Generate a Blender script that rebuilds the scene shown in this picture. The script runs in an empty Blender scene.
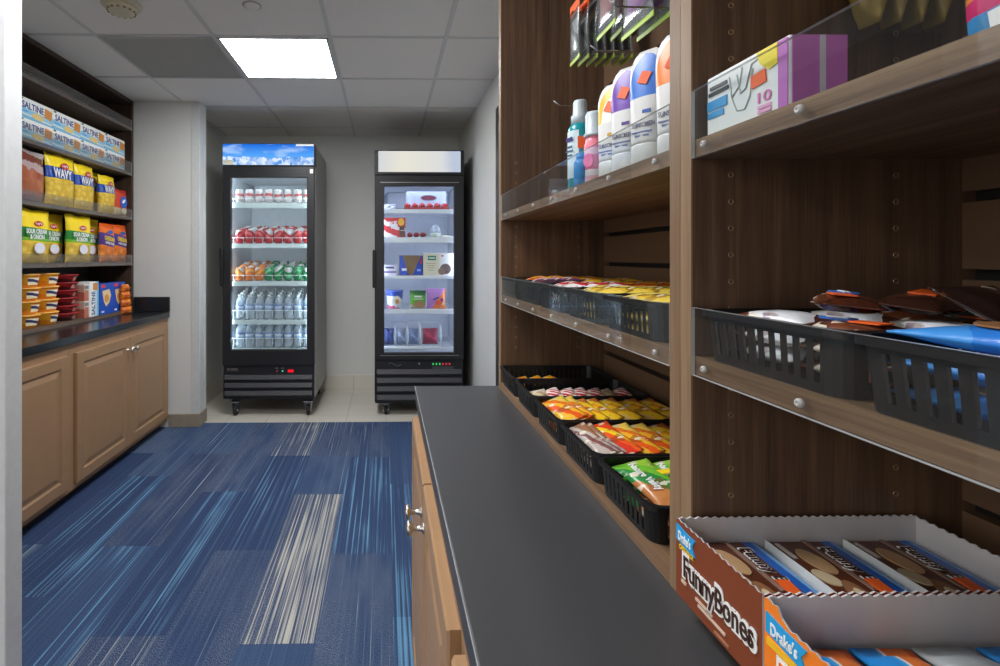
import bpy, bmesh, math, random
from mathutils import Vector, Matrix, noise
R = random.Random(11)
PI = math.pi
SC = bpy.context.scene
COL = SC.collection

# ------------------------------------------------------------------ materials
def lin(c):
    return tuple(((x/255)/12.92 if x/255 <= .04045 else ((x/255+.055)/1.055)**2.4) for x in c)
def C4(c): return (*lin(c), 1)
class NT:
    def __init__(s, name):
        s.m = bpy.data.materials.new(name); s.m.use_nodes = True
        s.t = s.m.node_tree; s.t.nodes.clear()
        s.out = s.n('ShaderNodeOutputMaterial')
    def n(s, t, **k):
        x = s.t.nodes.new(t)
        for a, b in k.items(): setattr(x, a, b)
        return x
    def l(s, a, b): s.t.links.new(a, b)
    def pr(s, col=None, rough=.5, metal=0, spec=.5):
        p = s.n('ShaderNodeBsdfPrincipled')
        if col is not None: p.inputs['Base Color'].default_value = C4(col)
        p.inputs['Roughness'].default_value = rough; p.inputs['Metallic'].default_value = metal
        p.inputs['Specular IOR Level'].default_value = spec
        s.l(p.outputs[0], s.out.inputs[0]); return p
    def math(s, op, a, b=None):
        x = s.n('ShaderNodeMath', operation=op)
        for i, v in enumerate((a, b)):
            if v is None: continue
            if isinstance(v, (int, float)): x.inputs[i].default_value = v
            else: s.l(v, x.inputs[i])
        return x.outputs[0]
    def mixc(s, f, a, b):
        x = s.n('ShaderNodeMix', data_type='RGBA')
        for k, v in ((0, f), (6, a), (7, b)):
            if isinstance(v, (int, float)): x.inputs[k].default_value = v
            elif isinstance(v, tuple): x.inputs[k].default_value = C4(v)
            else: s.l(v, x.inputs[k])
        return x.outputs[2]
    def coord(s, kind, scale=(1, 1, 1)):
        t = s.n('ShaderNodeTexCoord'); mp = s.n('ShaderNodeMapping')
        mp.inputs['Scale'].default_value = scale
        s.l(t.outputs[kind], mp.inputs[0]); return mp.outputs[0]
    def noise(s, vec, scale=5, detail=3, rough=.5):
        x = s.n('ShaderNodeTexNoise'); s.l(vec, x.inputs['Vector'])
        x.inputs['Scale'].default_value = scale; x.inputs['Detail'].default_value = detail; x.inputs['Roughness'].default_value = rough
        return x.outputs[0]
    def ramp(s, f, stops, interp='LINEAR'):
        x = s.n('ShaderNodeValToRGB'); x.color_ramp.interpolation = interp
        e = x.color_ramp.elements
        while len(e) < len(stops): e.new(.5)
        for k, (p, c) in enumerate(stops): e[k].position = p; e[k].color = C4(c)
        s.l(f, x.inputs[0]); return x.outputs[0]
    def bump(s, p, h, strength=.2, dist=.002):
        b = s.n('ShaderNodeBump'); b.inputs['Strength'].default_value = strength; b.inputs['Distance'].default_value = dist
        s.l(h, b.inputs['Height']); s.l(b.outputs[0], p.inputs['Normal'])
MC = {}
def mat(name, col, rough=.5, metal=0, spec=.5, nz=None):
    if name in MC: return MC[name]
    t = NT(name); p = t.pr(col, rough, metal, spec)
    v = t.coord('Object')
    f = t.noise(v, nz[0] if nz else 40, 3)
    k = nz[1] if nz else .04
    d = tuple(max(0, x*(1-k)) for x in col); b = tuple(min(255, x*(1+k)) for x in col)
    t.l(t.mixc(f, d, b), p.inputs['Base Color'])
    if nz and len(nz) > 2: t.bump(p, f, nz[2])
    MC[name] = t.m; return t.m
def emit(name, col, st):
    if name in MC: return MC[name]
    t = NT(name); e = t.n('ShaderNodeEmission'); e.inputs[0].default_value = C4(col); e.inputs[1].default_value = st
    t.l(e.outputs[0], t.out.inputs[0]); MC[name] = t.m; return t.m
def wood(name, axis, dark, light, rough=.45):
    t = NT(name); p = t.pr(light, rough)
    sc = {'Z': (34, 34, 1.1), 'Y': (34, 1.1, 34), 'X': (1.1, 34, 34)}[axis]
    v = t.coord('Object', sc); f = t.noise(v, 1.6, 5, .62)
    fine = t.noise(t.coord('Object', tuple(x*6 for x in sc)), 2.2, 2)
    g = t.math('ADD', t.math('MULTIPLY', f, .72), t.math('MULTIPLY', fine, .28))
    mid = tuple((a+b)/2 for a, b in zip(dark, light))
    t.l(t.ramp(g, [(.33, dark), (.5, mid), (.68, light)]), p.inputs['Base Color'])
    t.bump(p, g, .08); return t.m
def glassy(name, tint, diff=.05, dcol=(235, 240, 242), gl=1.0, rough=.02):
    t = NT(name)
    tr = t.n('ShaderNodeBsdfTransparent'); tr.inputs[0].default_value = C4(tint)
    df = t.n('ShaderNodeBsdfDiffuse'); df.inputs[0].default_value = C4(dcol)
    g = t.n('ShaderNodeBsdfGlossy'); g.inputs['Roughness'].default_value = rough
    fr = t.n('ShaderNodeFresnel'); fr.inputs[0].default_value = 1.45
    a = t.n('ShaderNodeMixShader'); a.inputs[0].default_value = diff
    t.l(tr.outputs[0], a.inputs[1]); t.l(df.outputs[0], a.inputs[2])
    ge = t.n('ShaderNodeNewGeometry')   # one reflecting interface per sheet: the inner side adds none
    k = t.math('MULTIPLY', t.math('MULTIPLY', fr.outputs[0], gl), t.math('SUBTRACT', 1, ge.outputs['Backfacing']))
    b = t.n('ShaderNodeMixShader'); t.l(k, b.inputs[0])
    t.l(a.outputs[0], b.inputs[1]); t.l(g.outputs[0], b.inputs[2])
    t.l(b.outputs[0], t.out.inputs[0]); return t.m
def band(name, stops, axis='Z', slope=0, other='X', rough=.3, chips=None, wob=.03, alpha=None):
    """printed film: hard colour bands along one axis of the pack, with an optional picture of crisps"""
    if name in MC: return MC[name]
    t = NT(name); p = t.pr((200, 200, 200), rough)
    tc = t.n('ShaderNodeTexCoord'); sp = t.n('ShaderNodeSeparateXYZ'); t.l(tc.outputs['Generated'], sp.inputs[0])
    nz = t.noise(tc.outputs['Object'], 30, 2)
    a = t.math('ADD', sp.outputs[axis], t.math('MULTIPLY', t.math('SUBTRACT', nz, .5), wob*2))
    if slope: a = t.math('ADD', a, t.math('MULTIPLY', t.math('SUBTRACT', sp.outputs[other], .5), slope))
    c = t.ramp(a, stops, 'CONSTANT')
    if chips:
        lo, hi, c1, c2, sc = chips
        vo = t.n('ShaderNodeTexVoronoi'); t.l(tc.outputs['Object'], vo.inputs['Vector']); vo.inputs['Scale'].default_value = sc
        sv = t.n('ShaderNodeSeparateColor'); t.l(vo.outputs['Color'], sv.inputs[0])
        cc = t.mixc(sv.outputs[0], c1, c2)
        cc = t.mixc(t.math('MULTIPLY', vo.outputs['Distance'], 1.2*sc/30), cc, tuple(x*.86 for x in c2))
        msk = t.math('MULTIPLY', t.math('GREATER_THAN', a, lo), t.math('LESS_THAN', a, hi))
        c = t.mixc(msk, c, cc)
    if name.startswith('pack_') or name.startswith('bar_'):   # busy small print and product pictures
        vo = t.n('ShaderNodeTexVoronoi'); t.l(tc.outputs['Object'], vo.inputs['Vector']); vo.inputs['Scale'].default_value = 95
        sv = t.n('ShaderNodeSeparateColor'); t.l(vo.outputs['Color'], sv.inputs[0])
        big = t.ramp(t.noise(tc.outputs['Object'], 38, 1), [(.52, (0, 0, 0)), (.60, (255, 255, 255))])
        c = t.mixc(t.math('MULTIPLY', big, t.math('MULTIPLY', t.math('GREATER_THAN', sv.outputs[0], .62), .55)), c, (128, 66, 36))
        c = t.mixc(t.math('MULTIPLY', big, t.math('MULTIPLY', t.math('LESS_THAN', sv.outputs[1], .22), .75)), c, (246, 236, 214))
    t.l(c, p.inputs['Base Color'])
    t.bump(p, t.noise(tc.outputs['Object'], 55, 2), .25, .004)
    if alpha is not None: p.inputs['Alpha'].default_value = alpha
    MC[name] = t.m; return t.m

WALL = mat('wall_paint', (216, 216, 211), .75, nz=(60, .015, .05))
WALLB = mat('wall_paint_alcove', (216, 216, 211), .75, nz=(60, .015, .05))
TRIMW = mat('white_trim', (206, 207, 206), .5)
WZ = wood('walnut_laminate', 'Z', (68, 50, 38), (118, 90, 67))
WY = wood('walnut_laminate_long', 'Y', (92, 68, 49), (158, 125, 93))
WZ_LIT = wood('walnut_lit_edge', 'Z', (116, 91, 67), (150, 122, 93))  # lighter walnut copy: ceiling light on the front edges put into the colour
WDARK = wood('dark_walnut', 'Z', (50, 36, 28), (86, 66, 52))
WDARKY = wood('dark_walnut_long', 'Y', (92, 76, 64), (124, 106, 92))
SLAT = mat('slat_brown', (104, 78, 56), .55, nz=(20, .06))
BLACK = mat('groove_black', (12, 11, 11), .6)
LAM = mat('black_laminate', (64, 64, 66), .42, nz=(300, .05, .02))
LAML = mat('gloss_black_laminate', (34, 36, 40), .22, nz=(300, .05))
CAB = mat('cabinet_maple', (158, 123, 90), .42, nz=(14, .035))
CABR = mat('cabinet_maple_warm', (166, 130, 94), .4, nz=(14, .035))
NICK = mat('satin_nickel', (200, 196, 188), .28, 1)
STEEL = mat('chrome_wire', (190, 192, 195), .25, 1)
BPL = mat('black_plastic', (16, 16, 18), .45)
BPAINT = mat('black_paint', (30, 30, 33), .38)
GPAINT = mat('grey_black_side', (172, 171, 169), .45)
LINER = mat('white_liner', (222, 226, 232), .5)
WIREW = mat('white_wire', (238, 240, 242), .35)
RAIL = mat('price_rail', (216, 230, 230), .35)
ACR = glassy('acrylic', (247, 249, 249), .013, (180, 184, 188))
ACRE = glassy('acrylic_edge', (225, 230, 232), .6, (225, 228, 228), .6, .15)
GLASS = glassy('door_glass', (246, 249, 250), .012, gl=.5)
CLEAR = glassy('clear_film', (225, 228, 228), .16, (215, 220, 222), 1.6, .12)
PET = glassy('clear_bottle_plastic', (236, 242, 246), .34, (236, 244, 250), 1.6, .06)
WHITE = mat('white_plastic', (238, 239, 238), .35)
PAPER = mat('white_card', (228, 226, 224), .7)
ORST = mat('orange_sticker', (250, 102, 34), .5)
def P(c, r=.4): return mat('print_%d_%d_%d_%d' % (*[int(x) for x in c], int(r*10)), c, r)
RUB = mat('black_rubber', (18, 18, 19), .6)
BASEB = mat('vinyl_base', (150, 138, 120), .55, nz=(30, .08))

# ------------------------------------------------------------------ mesh building
class MB:
    def __init__(s): s.v = []; s.f = []; s.m = []; s.s = []
    def add(s, vs, fs, m=0, sm=False):
        o = len(s.v); s.v += [tuple(x) for x in vs]
        for k, f in enumerate(fs):
            s.f.append(tuple(i+o for i in f)); s.m.append(m[k] if isinstance(m, list) else m); s.s.append(sm)
        return s
    def box(s, x0, x1, y0, y1, z0, z1, m=0):
        vs = [(x, y, z) for z in (z0, z1) for y in (y0, y1) for x in (x0, x1)]
        # bottom, top, -y, +y, -x, +x
        return s.add(vs, [(0, 2, 3, 1), (4, 5, 7, 6), (0, 1, 5, 4), (2, 6, 7, 3), (0, 4, 6, 2), (1, 3, 7, 5)], m)
    def bm(s, b, m=0, sm=False, T=None):
        if T: bmesh.ops.transform(b, matrix=T, verts=b.verts)
        b.verts.index_update()
        s.add([v.co[:] for v in b.verts], [[v.index for v in f.verts] for f in b.faces], m, sm); b.free(); return s
    def rbox(s, x0, x1, y0, y1, z0, z1, r=.003, m=0, seg=2, T=None):
        b = bmesh.new(); bmesh.ops.create_cube(b, size=1)
        bmesh.ops.transform(b, matrix=Matrix.Translation(((x0+x1)/2, (y0+y1)/2, (z0+z1)/2)) @ Matrix.Diagonal((x1-x0, y1-y0, z1-z0, 1)), verts=b.verts)
        bmesh.ops.bevel(b, geom=b.edges[:], offset=min(r, .45*min(x1-x0, y1-y0, z1-z0)), segments=seg, profile=.5, affect='EDGES')
        return s.bm(b, m, False, T)
    def lathe(s, pr, seg=20, T=None, m=0, sm=True, cap=True, sy=1):
        vs, fs, ms = [], [], []
        n = len(pr)
        for r, z in pr:
            for k in range(seg):
                a = 2*PI*k/seg; vs.append(Vector((r*math.cos(a), r*sy*math.sin(a), z)))
        for i in range(n-1):
            for k in range(seg):
                k2 = (k+1) % seg
                fs.append((i*seg+k, i*seg+k2, (i+1)*seg+k2, (i+1)*seg+k)); ms.append(m[i] if isinstance(m, list) else m)
        if cap:
            fs.append(tuple(reversed(range(seg)))); ms.append(ms[0]); fs.append(tuple((n-1)*seg+k for k in range(seg))); ms.append(ms[-2])
        if T: vs = [T @ v for v in vs]
        return s.add(vs, fs, ms, sm)
    def tube(s, pts, r, seg=8, m=0):
        pts = [Vector(p) for p in pts]; vs, fs = [], []
        for i, p in enumerate(pts):
            d = (pts[min(i+1, len(pts)-1)]-pts[max(i-1, 0)]).normalized()
            a = d.orthogonal().normalized() if i == 0 else (pa - d*pa.dot(d)).normalized()
            pa = a; b = d.cross(a)
            for k in range(seg):
                t = 2*PI*k/seg; vs.append(p+r*(math.cos(t)*a+math.sin(t)*b))
        for i in range(len(pts)-1):
            for k in range(seg):
                k2 = (k+1) % seg; fs.append((i*seg+k, i*seg+k2, (i+1)*seg+k2, (i+1)*seg+k))
        fs += [tuple(reversed(range(seg))), tuple((len(pts)-1)*seg+k for k in range(seg))]
        return s.add(vs, fs, m, True)
    def prism(s, poly, y0, y1, m=0, T=None):
        """polygon in local x,z extruded along y"""
        n = len(poly); vs = [Vector((x, y, z)) for y in (y0, y1) for x, z in poly]
        if T: vs = [T @ v for v in vs]
        fs = [tuple(range(n)), tuple(reversed(range(n, 2*n)))]+[(k, k+n, (k+1) % n+n, (k+1) % n) for k in range(n)]
        return s.add(vs, fs, m)
    def build(s, name, mats, parent=None, label=None):
        me = bpy.data.meshes.new(name)
        o = wl(parent) if parent else Vector()
        me.from_pydata([tuple(Vector(v)-o) for v in s.v], [], s.f)
        for x in (mats if isinstance(mats, (list, tuple)) else [mats]): me.materials.append(x)
        me.polygons.foreach_set('material_index', s.m); me.polygons.foreach_set('use_smooth', s.s)
        b = bmesh.new(); b.from_mesh(me); bmesh.ops.recalc_face_normals(b, faces=b.faces); b.to_mesh(me); b.free()
        ob = bpy.data.objects.new(name, me); COL.objects.link(ob)
        if parent: ob.parent = parent
        if label: ob['label'] = label
        return ob
def wl(o):
    v = Vector(o.location)
    while o.parent: o = o.parent; v += Vector(o.location)
    return v
def thing(name, loc=(0, 0, 0), label=None, cat=None, group=None):
    o = bpy.data.objects.new(name, None); COL.objects.link(o); o.location = loc; o.empty_display_size = .05
    return tag(o, label, cat, group)
def tag(o, label=None, cat=None, group=None, kind=None):
    if label: o['label'] = label
    if cat: o['category'] = cat
    if group: o['group'] = group
    if kind: o['kind'] = kind
    return o
def struct(name, mb, mats): return tag(mb.build(name, mats), kind='structure')
def dup(o, parent=None):
    c = o.copy(); COL.objects.link(c)
    if parent: c.parent = parent
    for ch in o.children: dup(ch, c)
    return c
PROTO = {}
def put(key, make, loc, rz, label, cat, group=None, rx=0, ry=0, s=1, mats=None):
    """first call builds the kind, later calls copy it part by part; mats re-colours the copy's body"""
    if key not in PROTO: o = PROTO[key] = make()
    else: o = dup(PROTO[key])
    o.location = loc; o.rotation_mode = 'XYZ'; o.rotation_euler = (rx, ry, rz)
    if s != 1: o.scale = (s, s, s) if isinstance(s, (int, float)) else s
    return tag(o, label, cat, group)
TXT = {}
def text(st, w, h, mt, parent, loc, rot=(PI/2, 0, 0), off=0.0, name='lettering', ext=.02):
    """flat printed lettering, facing -Y by default, scaled into a w x h box; loc is its centre in the parent's frame"""
    k = (st, off, mt.name)
    if k not in TXT:
        cu = bpy.data.curves.new('lettering', 'FONT'); cu.body = st; cu.size = 1; cu.offset = off; cu.extrude = ext; cu.resolution_u = 3
        tmp = bpy.data.objects.new('lettering', cu); COL.objects.link(tmp)
        dg = bpy.context.evaluated_depsgraph_get(); me = bpy.data.meshes.new_from_object(tmp.evaluated_get(dg))
        bpy.data.objects.remove(tmp); bpy.data.curves.remove(cu)
        xs = [v.co.x for v in me.vertices]; ys = [v.co.y for v in me.vertices]
        cx, cy = (max(xs)+min(xs))/2, (max(ys)+min(ys))/2
        W, H = max(xs)-min(xs), max(ys)-min(ys)
        me.transform(Matrix.Diagonal((1/W, 1/H, 1, 1)) @ Matrix.Translation((-cx, -cy, 0)))
        me.materials.clear(); me.materials.append(mt); TXT[k] = me
    o = bpy.data.objects.new(name, TXT[k]); COL.objects.link(o); o.parent = parent
    o.location = loc; o.rotation_euler = rot; o.scale = (w, h, .02); return o
ORD = ['first', 'second', 'third', 'fourth', 'fifth', 'sixth', 'seventh', 'eighth', 'ninth', 'tenth']

# ------------------------------------------------------------------ room shell
H = 2.40
YB, XR = 4.745, .697
# carpet laid in planks; each plank carries its own yarn mix in vertex colours
cw = .25; x00 = .023
special = {  # (column, y0, y1): stripe strength, cream(1)/blue(0), tone
    (0, 3.13, 3.8): (.34, .75, .30), (0, 2.11, 3.13): (.62, .02, .45), (0, 1.09, 2.11): (.36, .85, .62),
    (1, 3.16, 3.8): (.50, .8, .35), (1, 2.64, 3.16): (.16, .5, .85), (1, 1.62, 2.64): (.86, 1.0, .5), (1, .6, 1.62): (.2, .2, .8),
    (2, 3.16, 3.8): (.70, .95, .25), (2, 2.14, 3.16): (.46, .05, .15), (2, 1.12, 2.14): (.22, .7, .2),
    (3, 2.68, 3.8): (.30, .9, .5), (3, 1.66, 2.68): (.56, .0, .20), (3, .64, 1.66): (.55, .8, .3),
    (4, 3.2, 3.8): (.40, .6, .8), (4, 2.18, 3.2): (.32, .8, .15), (4, 1.16, 2.18): (.60, .0, .7),
    (5, 2.88, 3.8): (.34, .6, .75), (5, 1.86, 2.88): (.64, .0, .20), (5, .84, 1.86): (.2, .2, .5),
    (6, 3.22, 3.8): (.45, .8, .95), (6, 2.2, 3.22): (.12, .3, .10), (6, 1.18, 2.2): (.5, .6, .5)}
planks = dict(special)
for c in range(-3, 14):
    lows = [k[1] for k in special if k[0] == c]
    y = min(lows) if lows else 3.8 - R.random()*.9
    if not lows: planks[(c, y, 3.8)] = (R.random()*.5, R.random(), .35+.3*R.random())
    while y > -2.6:
        planks[(c, max(y-1.02, -2.6), y)] = (R.random()**2*.9, R.choice((0, .1, .8, 1)), .35+.3*R.random()); y -= 1.02
mb = MB(); cols = []
for (c, y0, y1), k in planks.items():
    x1 = x00-cw*c; x0 = x1-cw
    mb.add([(x0, y0, 0), (x1, y0, 0), (x1, y1, 0), (x0, y1, 0)], [(0, 1, 2, 3)]); cols += [k]*4
t = NT('carpet_planks'); p = t.pr((40, 60, 110), .95, spec=.1)
at = t.n('ShaderNodeVertexColor'); at.layer_name = 'yarn'
sp = t.n('ShaderNodeSeparateColor'); t.l(at.outputs[0], sp.inputs[0])
tc = t.n('ShaderNodeTexCoord'); ox = tc.outputs['Object']
def lines(scx, scy, sc):
    m_ = t.n('ShaderNodeMapping'); m_.inputs['Scale'].default_value = (scx, scy, 1); t.l(ox, m_.inputs[0]); return t.noise(m_.outputs[0], sc, 2)
l1 = lines(85, .55, 1.0); l2 = lines(210, .9, 1.0); blot = lines(9, 2.0, 1.0); fine = lines(420, 240, 1.0)
st = t.math('ADD', t.math('MULTIPLY', l1, .55), t.math('MULTIPLY', l2, .45))
thr = t.math('SUBTRACT', .70, t.math('MULTIPLY', sp.outputs[0], .27))
thr = t.math('ADD', thr, t.math('MULTIPLY', t.math('SUBTRACT', blot, .5), .30))
f = t.math('MULTIPLY', t.math('SUBTRACT', st, thr), 9.0)
f.node.use_clamp = True
spk = t.math('MULTIPLY', t.math('MULTIPLY', t.ramp(fine, [(.50, (0, 0, 0)), (.66, (255, 255, 255))]), t.ramp(blot, [(.38, (0, 0, 0)), (.58, (255, 255, 255))])), t.math('MULTIPLY', t.math('GREATER_THAN', sp.outputs[1], .4), .42))
f = t.math('MAXIMUM', f, spk)
f = t.math('MULTIPLY', f, t.math('ADD', .35, t.math('MULTIPLY', fine, .9)))
f.node.use_clamp = True
base = t.mixc(sp.outputs[2], (27, 45, 80), (55, 80, 112))
base = t.mixc(t.math('MULTIPLY', t.ramp(l2, [(.3, (255, 255, 255)), (.7, (0, 0, 0))]), .5), base, (38, 52, 92)); base = t.mixc(t.math('MULTIPLY', t.ramp(l1, [(.5, (0, 0, 0)), (.7, (255, 255, 255))]), .15), base, (120, 150, 186))
base = t.mixc(t.math('MULTIPLY', t.ramp(fine, [(.35, (0, 0, 0)), (.7, (255, 255, 255))]), .40), base, (104, 118, 148))
strp = t.mixc(sp.outputs[1], (112, 162, 198), (204, 200, 186))
t.l(t.mixc(f, base, strp), p.inputs['Base Color']); t.bump(p, fine, .5, .003)
fl = struct('floor', mb, t.m)
ca = fl.data.color_attributes.new('yarn', 'FLOAT_COLOR', 'POINT')
# verts may be reordered by nothing here: plank order is kept
for i, k in enumerate(cols): ca.data[i].color = (*k, 1)
struct('floor_light_block', MB().box(-14, 4, -16, 3.7, -.03, -.004), mat('light_block_grey', (150, 146, 140), .5))  # unseen floor slab, added to stop world light coming up from below
# tiled floor in the fridge alcove
t = NT('floor_tile_cream'); p = t.pr((214, 208, 196), .3)
br = t.n('ShaderNodeTexBrick', offset=0.0); t.l(t.coord('Object'), br.inputs['Vector'])
br.inputs['Scale'].default_value = 1; br.inputs['Brick Width'].default_value = .305; br.inputs['Row Height'].default_value = .305; br.inputs['Mortar Size'].default_value = .003
br.inputs['Color1'].default_value = C4((216, 210, 198)); br.inputs['Color2'].default_value = C4((211, 206, 194)); br.inputs['Mortar'].default_value = C4((176, 170, 158))
t.l(t.mixc(t.math('MULTIPLY', t.noise(t.coord('Object'), 8, 4), .25), br.outputs[0], (190, 184, 170)), p.inputs['Base Color'])
TILE = t.m
struct('floor_tiled', MB().box(-1.7, .75, 3.80, YB+.05, -.02, .002), TILE)
# ceiling of lay-in tiles with tee bars
t = NT('ceiling_tile'); p = t.pr((232, 227, 220), .9)
f = t.noise(t.coord('Object'), 260, 2)
t.l(t.mixc(f, (224, 219, 212), (240, 235, 228)), p.inputs['Base Color']); t.bump(p, f, .25)
CEIL = t.m
gx = [-.897-.606*3+.606*k for k in range(8)]; gy = [2.612-.608*9+.608*k for k in range(14)]
mb = MB().box(-3.2, XR+.1, -2.9, YB+.1, H, H+.03)
for x in gx: mb.box(x-.010, x+.010, -2.9, YB+.05, H-.004, H+.001, 1)
for y in gy: mb.box(-3.2, XR+.05, y-.010, y+.010, H-.0045, H+.001, 1)
struct('ceiling', mb, [CEIL, mat('tee_bar', (206, 204, 200), .6)])
struct('wall_back', MB().box(-2.3, XR+.12, YB, YB+.1, 0, H+.02), WALLB)
struct('wall_right', MB().box(XR, XR+.1, -2.8, YB, 0, H+.02), WALL)
struct('wall_left', MB().box(-2.28, -2.18, 1.35, 3.72, 0, H+.02), WALL)
struct('wall_pillar', MB().box(-2.28, -1.378, 3.712, 3.852, 0, H+.01), WALL)
struct('wall_alcove', MB().box(-2.28, -1.54, 3.852, YB, 0, H+.01), WALLB)
struct('wall_front', MB().box(-3.2, -1.06, 1.318, 1.40, 0, H+.01), WALL)
struct('trim_1', MB().rbox(-1.10, -.978, 1.303, 1.322, 0, H, .004).rbox(-1.09, -.981, 1.322, 1.366, 0, H, .002), TRIMW)
struct('trim_2', MB().rbox(-1.435, -1.374, 3.7085, 3.7125, .1, H-.005, .0015).rbox(-1.379, -1.3745, 3.709, 3.80, .1, H-.005, .0015), TRIMW)
def base_profile(mb, x0, x1, y0, y1): return mb.rbox(x0, x1, y0, y1, 0, .098, .004)
struct('baseboard_pillar', base_profile(base_profile(MB(), -1.60, -1.370, 3.702, 3.712), -1.379, -1.369, 3.704, 3.853), BASEB)
struct('baseboard_back', MB().rbox(-1.54, XR, YB-.012, YB, 0, .14, .004), TILE)
struct('baseboard_alcove', MB().rbox(-1.54, -1.528, 3.853, YB-.012, 0, .14, .004), TILE)
struct('baseboard_right', MB().rbox(XR-.012, XR, 1.6, YB-.012, 0, .10, .004), BASEB)
struct('trim_3', MB().rbox(XR-.018, XR, 3.02, 3.09, 0, 2.17, .004), mat('dark_door_casing', (64, 62, 62), .4))
# ------------------------------------------------------------------ ceiling fittings
def panel_light(x0, x1, y0, y1, label, st):
    o = thing('ceiling_light', ((x0+x1)/2, (y0+y1)/2, H-.006), label, 'ceiling light')
    m = MB()
    for a in ((x0+.010, x1-.010, y0+.010, y0+.026), (x0+.010, x1-.010, y1-.026, y1-.010), (x0+.010, x0+.026, y0+.010, y1-.010), (x1-.026, x1-.010, y0+.010, y1-.010)):
        m.box(*a, H-.0065, H-.001)
    m.build('light_frame', TRIMW, o)
    MB().box(x0+.024, x1-.024, y0+.024, y1-.024, H-.0055, H-.002).build('diffuser', emit('led_diffuser', (250, 252, 255), st), o)
LST = 15
panel_light(-.897, -.291, 2.612, 3.220, 'bright square LED panel in ceiling before the drink coolers', LST)
panel_light(-.897, -.291, .788, 1.396, 'square LED panel in ceiling above the aisle between counters', LST)
panel_light(-2.715, -2.109, -1.036, -.428, 'square LED panel in ceiling of the lobby side', LST)
o = thing('return_air_panel', (-1.2, 2.916, H-.006), 'dark grey square air panel in ceiling beside the lit panel', 'vent')
m = MB()
for k in range(40):
    y = 2.636+.0143*k; m.box(-1.488, -.912, y, y+.0128, H-.0045, H-.0025)
m.build('louver_face', mat('grey_vent', (166, 165, 158), .7), o)
m = MB()
for a in ((-1.494, -.906, 2.621, 2.637), (-1.494, -.906, 3.196, 3.212), (-1.494, -1.484, 2.621, 3.212), (-.916, -.906, 2.621, 3.212)): m.box(*a, H-.0075, H-.001)
m.box(-1.49, -.91, 2.63, 3.20, H-.003, H-.001, 1)
m.build('vent_frame', [mat('grey_vent_frame', (178, 177, 171), .7), mat('vent_recess', (150, 149, 144), .8)], o)
o = thing('smoke_detector', (-1.2, 2.29, H), 'round yellowed smoke detector on ceiling by the shelving', 'smoke detector')
YEL = mat('aged_plastic', (206, 196, 170), .5)
T = Matrix.Translation((-1.2, 2.29, H-.001)) @ Matrix.Rotation(PI, 4, 'X')
MB().lathe([(.084, 0), (.084, .012), (.079, .016), (.066, .018)], 32, T).build('mounting_plate', YEL, o)
MB().lathe([(.062, .016), (.062, .03), (.05, .042), (.03, .047), (.006, .048)], 32, T).build('detector_body', YEL, o)
m = MB()
for k in range(14):
    a = 2*PI*k/14; m.box(-.002, .002, -.006, .006, 0, 0)
    q = T @ Matrix.Rotation(a, 4, 'Z') @ Matrix.Translation((.057, 0, .0365)); 
    b = bmesh.new(); bmesh.ops.create_cube(b, size=1); m.bm(b, 0, False, q @ Matrix.Diagonal((.008, .012, .006, 1)))
m.build('vent_slots', mat('slot_brown_light', (140, 128, 102), .7), o)
T = Matrix.Translation((-.612, 2.294, H-.001)) @ Matrix.Rotation(PI, 4, 'X')
o = thing('sprinkler_cover', (-.612, 2.294, H), 'small round white sprinkler cover on ceiling', 'sprinkler')
MB().lathe([(.043, 0), (.043, .002), (.036, .004)], 28, T).build('cover_ring', mat('cover_grey', (170, 168, 164), .5), o)
MB().lathe([(.034, .003), (.033, .0055), (.02, .007), (.004, .0075)], 28, T).build('cover_plate', CEIL, o)

# ------------------------------------------------------------------ cabinets
def door(name, w, h, t, mt, parent, T, knob=None, kz2=1.3):
    """raised-panel door: local x 0..w, z 0..h, front at y=-t"""
    rings = [(0, 0), (.004, -.004), (.055, -.004), (.062, .0035), (.070, .0035), (.092, -.003), (.096, -.0035)]
    vs, fs = [], []
    loops = [[(0, 0), (w, 0), (w, h), (0, h)]]
    vs += [(x, 0, z) for x, z in loops[0]]
    for i, d in rings:
        vs += [(x, -t+.004+d, z) for x, z in ((i, i), (w-i, i), (w-i, h-i), (i, h-i))]
    n = len(rings)
    for a in range(n):
        for k in range(4):
            k2 = (k+1) % 4; fs.append((a*4+k, a*4+k2, a*4+4+k2, a*4+4+k))
    fs += [(3, 2, 1, 0), tuple(range(n*4, n*4+4))]
    m = MB().add([T @ Vector(v) for v in vs], fs)
    d = m.build(name, mt, parent)
    if knob:
        kx, kz = knob
        K = T @ Matrix.Translation((kx, -t, kz)) @ Matrix.Rotation(PI/2, 4, 'X') @ Matrix.Diagonal((1, 1, kz2, 1))
        MB().lathe([(.011, 0), (.011, .0015), (.006, .004), (.0045, .012), (.0055, .018), (.0145, .021), (.0160, .0245), (.013, .0275), (.004, .029)], 20, K).build('knob', NICK, d)
    return d
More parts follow.
